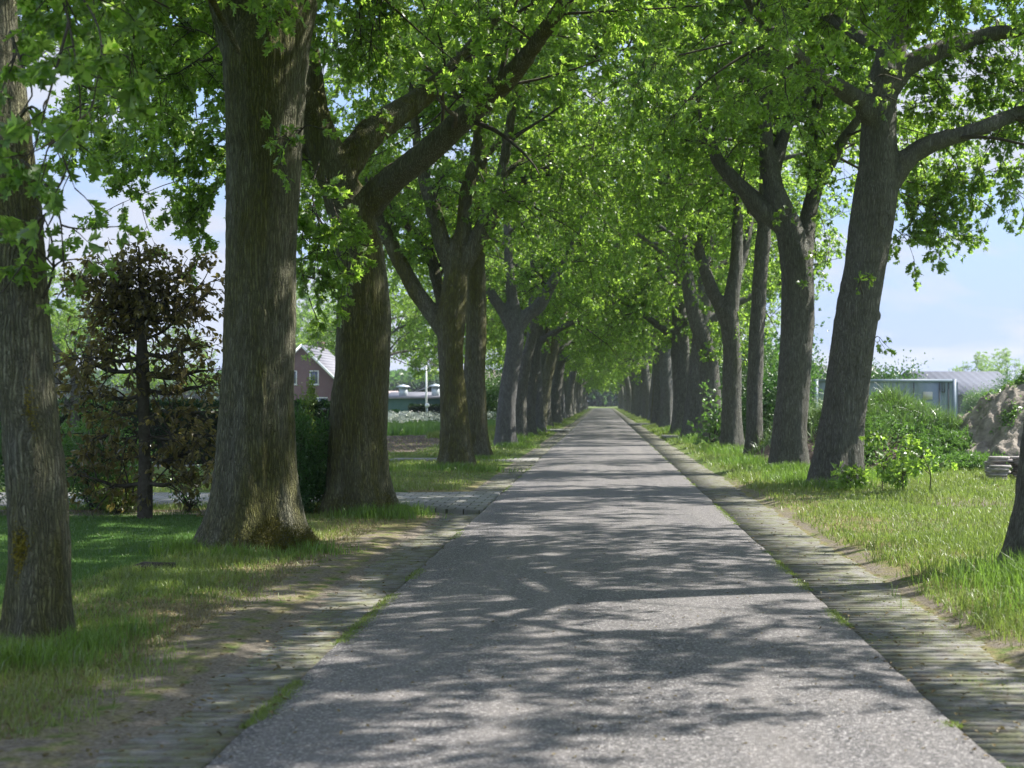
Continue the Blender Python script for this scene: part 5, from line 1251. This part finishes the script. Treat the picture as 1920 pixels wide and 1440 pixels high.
for (cx, cy, rx, ry, n) in [(10.6, 35.6, .9, .5, 900), (11.6, 35.6, 1.2, .6, 2000), (11.9, 36.0, 1.3, 1.0, 2000), (9.8, 34.2, .3, .3, 200), (10.9, 34.2, .2, .2, 120)]:
    x, y, z = onm(n, cx, cy, rx, ry, hm2); p = np.stack([x, y, z + rng.uniform(0, .10, n)], 1)
    add_leaves(gwd, p, rng.normal(0, 1, (n, 3)) + np.array([0, 0, .3]), rng.uniform(.05, .12, n), LEAFO, rng, .8, .5)
for (cx, cy, rx, ry, n) in [(6.4, 35.0, .8, .8, 1500), (8.2, 34.6, 1.0, .8, 2200), (9.2, 34.2, .9, .9, 2200), (8.6, 33.3, .9, .5, 1400), (7.4, 36.6, 1.4, 1.2, 1600), (9.8, 33.9, .7, .7, 1100)]:
    x, y, z = onm(n, cx, cy, rx, ry, hm1); p = np.stack([x, y, z + rng.uniform(.05, .42, n)], 1)
    add_leaves(gwd, p, rng.normal(0, .7, (n, 3)) + np.array([0, 0, .4]), rng.uniform(.08, .17, n), LEAFN, rng, .8, .5)
g.build('mound_grass', M['mound_blade'], kind='stuff'); gwd.build('mound_weeds', M['weed'], kind='stuff')
# moss and small grass in the slat joints
g = Geo(); n = 130000; sx = np.where(rng.random(n) < .5, -1, 1); u = rng.random(n); y = 1 / (1 / 6 + u * (1 / 40 - 1 / 6)); x = sx * rng.uniform(1.82, 2.68, n)
k = (n2(x, y, 1.3, 44, 3) > -.06 + .3 * (np.abs(x) < 2.1)) & ~drive_mask(x, y); x, y = x[k], y[k]; y = np.round((y - 4.559) / .118) * .118 + 4.559 + rng.normal(0, .012, len(y))
blades(g, x, y, np.full(len(x), -.04), rng.uniform(.025, .055, len(x)), .004 + .0002 * y, rng, .7); n = 60000; sx = np.where(rng.random(n) < .5, -1, 1); u = rng.random(n); y = 1 / (1 / 6 + u * (1 / 90 - 1 / 6)); x = sx * (1.80 + rng.normal(0, .028, n) - .02)
k = (n2(x, y, 1.1, 54, 3) > .10) & ~drive_mask(x, y); x, y = x[k], y[k]; blades(g, x, y, np.full(len(x), -.012), rng.uniform(.012, .045, len(x)), .005 + .0003 * y, rng, .9)
g.build('joint_grass', M['grass'], kind='stuff')
# saplings by the leaning oak
def sapling(x, y, h, n, seed, label, bend=(0, 0)):
    r_ = np.random.default_rng(seed); root = thing('oak_sapling', label, 'sapling', base_of(x, y), 0, None)
    q, r = resample(np.array([[0, 0, 0], [.02, 0, h * .4], [bend[0] * .4, bend[1] * .4, h * .75], [bend[0], bend[1], h]]), [.012, .009, .007, .004], .06)
    gs = Geo(); tube(gs, q, r, 6); L = [(q, r)]
    for k in range(4):
        i = int(len(q) * r_.uniform(.35, .85)); a = r_.uniform(0, 6.28); l = h * r_.uniform(.3, .55)
        p, rr = resample(np.array([q[i], q[i] + np.array([math.cos(a), math.sin(a), .6]) * l * .5, q[i] + np.array([math.cos(a), math.sin(a), .5]) * l]), [.006, .005, .003], .06); tube(gs, p, rr, 5); L.append((p, rr))
    gs.build('stem', M['twig'], root); gb, gl_, m = foliage(L, r_, LEAF0, .16, .14, sec_len=(.05, .16), twigs=n, per=3, zmin=-5, s0=.3, tw_len=(.05, .12)); gb.build('branches', M['twig'], root); gl_.build('leaves', M['leaf'], root)
sapling(5.03, 25.6, .95, 16, 1, 'taller oak sapling beside the foot of the leaning grey oak', (.3, 0))
sapling(5.65, 24.6, .85, 16, 2, 'oak sapling with drooping large leaves standing apart in the bare soil patch', (-.25, 0))
sapling(5.2, 24.7, .45, 12, 3, 'short bushy oak sapling between the two taller ones')
sapling(4.45, 25.6, .32, 8, 4, 'tiny oak sapling in front of the leaning grey oak')
# litter
g = Geo(); n = 1500; y = 1 / (1 / 6.5 + rng.random(n) * (1 / 30 - 1 / 6.5)); x = rng.choice([-1, 1], n) * (1.75 + np.abs(rng.normal(0, 1.0, n))); z = np.where(np.abs(x) < 2.7, .012, gh(x, y) + .03)
add_leaves(g, np.stack([x, y, z], 1), rng.normal(0, 1, (n, 3)) * np.array([1, 1, .1]), rng.uniform(.012, .045, n), LEAFO, rng, 2, .3); y = 1 / (1 / 6.5 + rng.random(700) * (1 / 40 - 1 / 6.5)); x = rng.uniform(-1.75, 1.75, 700)
add_leaves(g, np.stack([x, y, np.full(700, .026)], 1), rng.normal(0, 1, (700, 3)) * np.array([1, 1, .1]), rng.uniform(.008, .03, 700), LEAFO, rng, 2, .3); g.build('leaf_litter', M['twig_litter'], kind='stuff')
g = Geo(); q = np.array([[-.22, 0, .02], [-.1, .02, .05], [.05, -.01, .04], [.2, .03, .06]]); tube(g, q, np.array([.02, .035, .04, .015]), 8); tube(g, q + np.array([.03, -.05, -.02]), np.array([.03, .03, .02, .01]), 8)
x, y = pxX(288, 13.7), 13.7; o = g.build('fallen_branch', M['twig'], loc=(x, y, float(gh(x, y)))); o['label'] = 'short dark broken branch lying on the lawn edge'; o['category'] = 'branch'

# camera, sky, sun
cam = bpy.data.cameras.new('camera'); co = bpy.data.objects.new('camera', cam); col.objects.link(co)
co.location = (0, 0, CAM_H); co.rotation_euler = (R(90), 0, 0)
cam.sensor_width = 36; cam.lens = 50.0
cam.shift_x = (960 - VX) / 1920; cam.shift_y = (VY - 720) / 1920
cam.clip_end = 6000; cam.clip_start = 0.05
cam.dof.use_dof = True; cam.dof.focus_distance = 17.5; cam.dof.aperture_fstop = 2.8
scene.camera = co

SUN_EL, SUN_AZ = 48.0, 20.0      # elevation; degrees ahead of due right (+X)
el, az = R(SUN_EL), R(SUN_AZ)
sv = Vector((math.cos(az) * math.cos(el), math.sin(az) * math.cos(el), math.sin(el)))
sl = bpy.data.lights.new('sun', 'SUN'); so = bpy.data.objects.new('sun', sl); col.objects.link(so)
sl.energy = 5.0; sl.angle = R(0.53); sl.color = (1.0, 0.955, 0.89)
so.rotation_euler = sv.to_track_quat('Z', 'Y').to_euler(); so.location = (20, -10, 40)

w = bpy.data.worlds.new('World'); scene.world = w; w.use_nodes = True
nt = w.node_tree; nt.nodes.clear(); b = NB(nt)
sky = b.n('ShaderNodeTexSky', sky_type='NISHITA'); sky.sun_disc = False
sky.sun_elevation = el; sky.sun_rotation = math.atan2(sv.x, sv.y)
sky.air_density = 1.0; sky.dust_density = 0.4; sky.ozone_density = 1.5
bg = b.n('ShaderNodeBackground'); b.l(sky.outputs[0], bg.inputs[0]); bg.inputs[1].default_value = 0.12
tc = b.n('ShaderNodeTexCoord').outputs['Generated']
sp = b.n('ShaderNodeSeparateXYZ'); b.l(tc, sp.inputs[0])
zz = b.math('ADD', b.math('MAXIMUM', sp.outputs[2], 0.0), 0.30)
cb = b.n('ShaderNodeCombineXYZ'); b.l(b.math('DIVIDE', sp.outputs[0], zz), cb.inputs[0]); b.l(b.math('DIVIDE', sp.outputs[1], zz), cb.inputs[1]); b.l(b.math('MULTIPLY', sp.outputs[2], 5.0), cb.inputs[2])
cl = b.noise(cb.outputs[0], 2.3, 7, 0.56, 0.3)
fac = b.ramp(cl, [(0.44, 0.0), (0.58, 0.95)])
hz = b.ramp(sp.outputs[2], [(0.0, 0.95), (0.14, 0.7), (0.45, 0.0)])
bgh = b.n('ShaderNodeBackground'); bgh.inputs[0].default_value = (0.42, 0.57, 1.0, 1); bgh.inputs[1].default_value = 0.42
bg2 = b.n('ShaderNodeBackground'); bg2.inputs[0].default_value = (0.80, 0.85, 1.0, 1); b.l(b.ramp(sp.outputs[2], [(0.3, 0.43), (0.6, 0.95)]), bg2.inputs[1])  # clouds overhead, above the frame, are made brighter to add fill light
m0 = b.n('ShaderNodeMixShader'); b.l(hz, m0.inputs[0]); b.l(bg.outputs[0], m0.inputs[1]); b.l(bgh.outputs[0], m0.inputs[2])
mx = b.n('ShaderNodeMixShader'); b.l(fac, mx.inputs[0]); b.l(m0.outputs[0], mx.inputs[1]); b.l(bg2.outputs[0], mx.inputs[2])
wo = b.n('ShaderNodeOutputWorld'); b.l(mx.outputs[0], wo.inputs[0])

# the air itself
hm, hnt, hout = newmat('thin_haze'); hb = NB(hnt)
pv = hb.n('ShaderNodeVolumePrincipled'); pv.inputs['Color'].default_value = (0.80, 0.88, 1.0, 1); pv.inputs['Density'].default_value = 0.0003; pv.inputs['Anisotropy'].default_value = 0.2
hb.l(pv.outputs[0], hout.inputs['Volume'])
g = Geo(); g.box((-1000, -100, -3), (1000, 2700, 32)); g.build('haze', hm, kind='stuff')
scene.view_settings.view_transform = 'Standard'; scene.view_settings.look = 'None'
scene.view_settings.exposure = 1.15; scene.view_settings.gamma = 1.0
cy = scene.cycles
cy.max_bounces = 7; cy.diffuse_bounces = 5; cy.glossy_bounces = 2; cy.transmission_bounces = 4; cy.transparent_max_bounces = 8; cy.volume_bounces = 0
cy.use_denoising = True; cy.sample_clamp_indirect = 6.0; cy.caustics_reflective = False; cy.caustics_refractive = False
cy.use_adaptive_sampling = True; cy.adaptive_threshold = 0.015
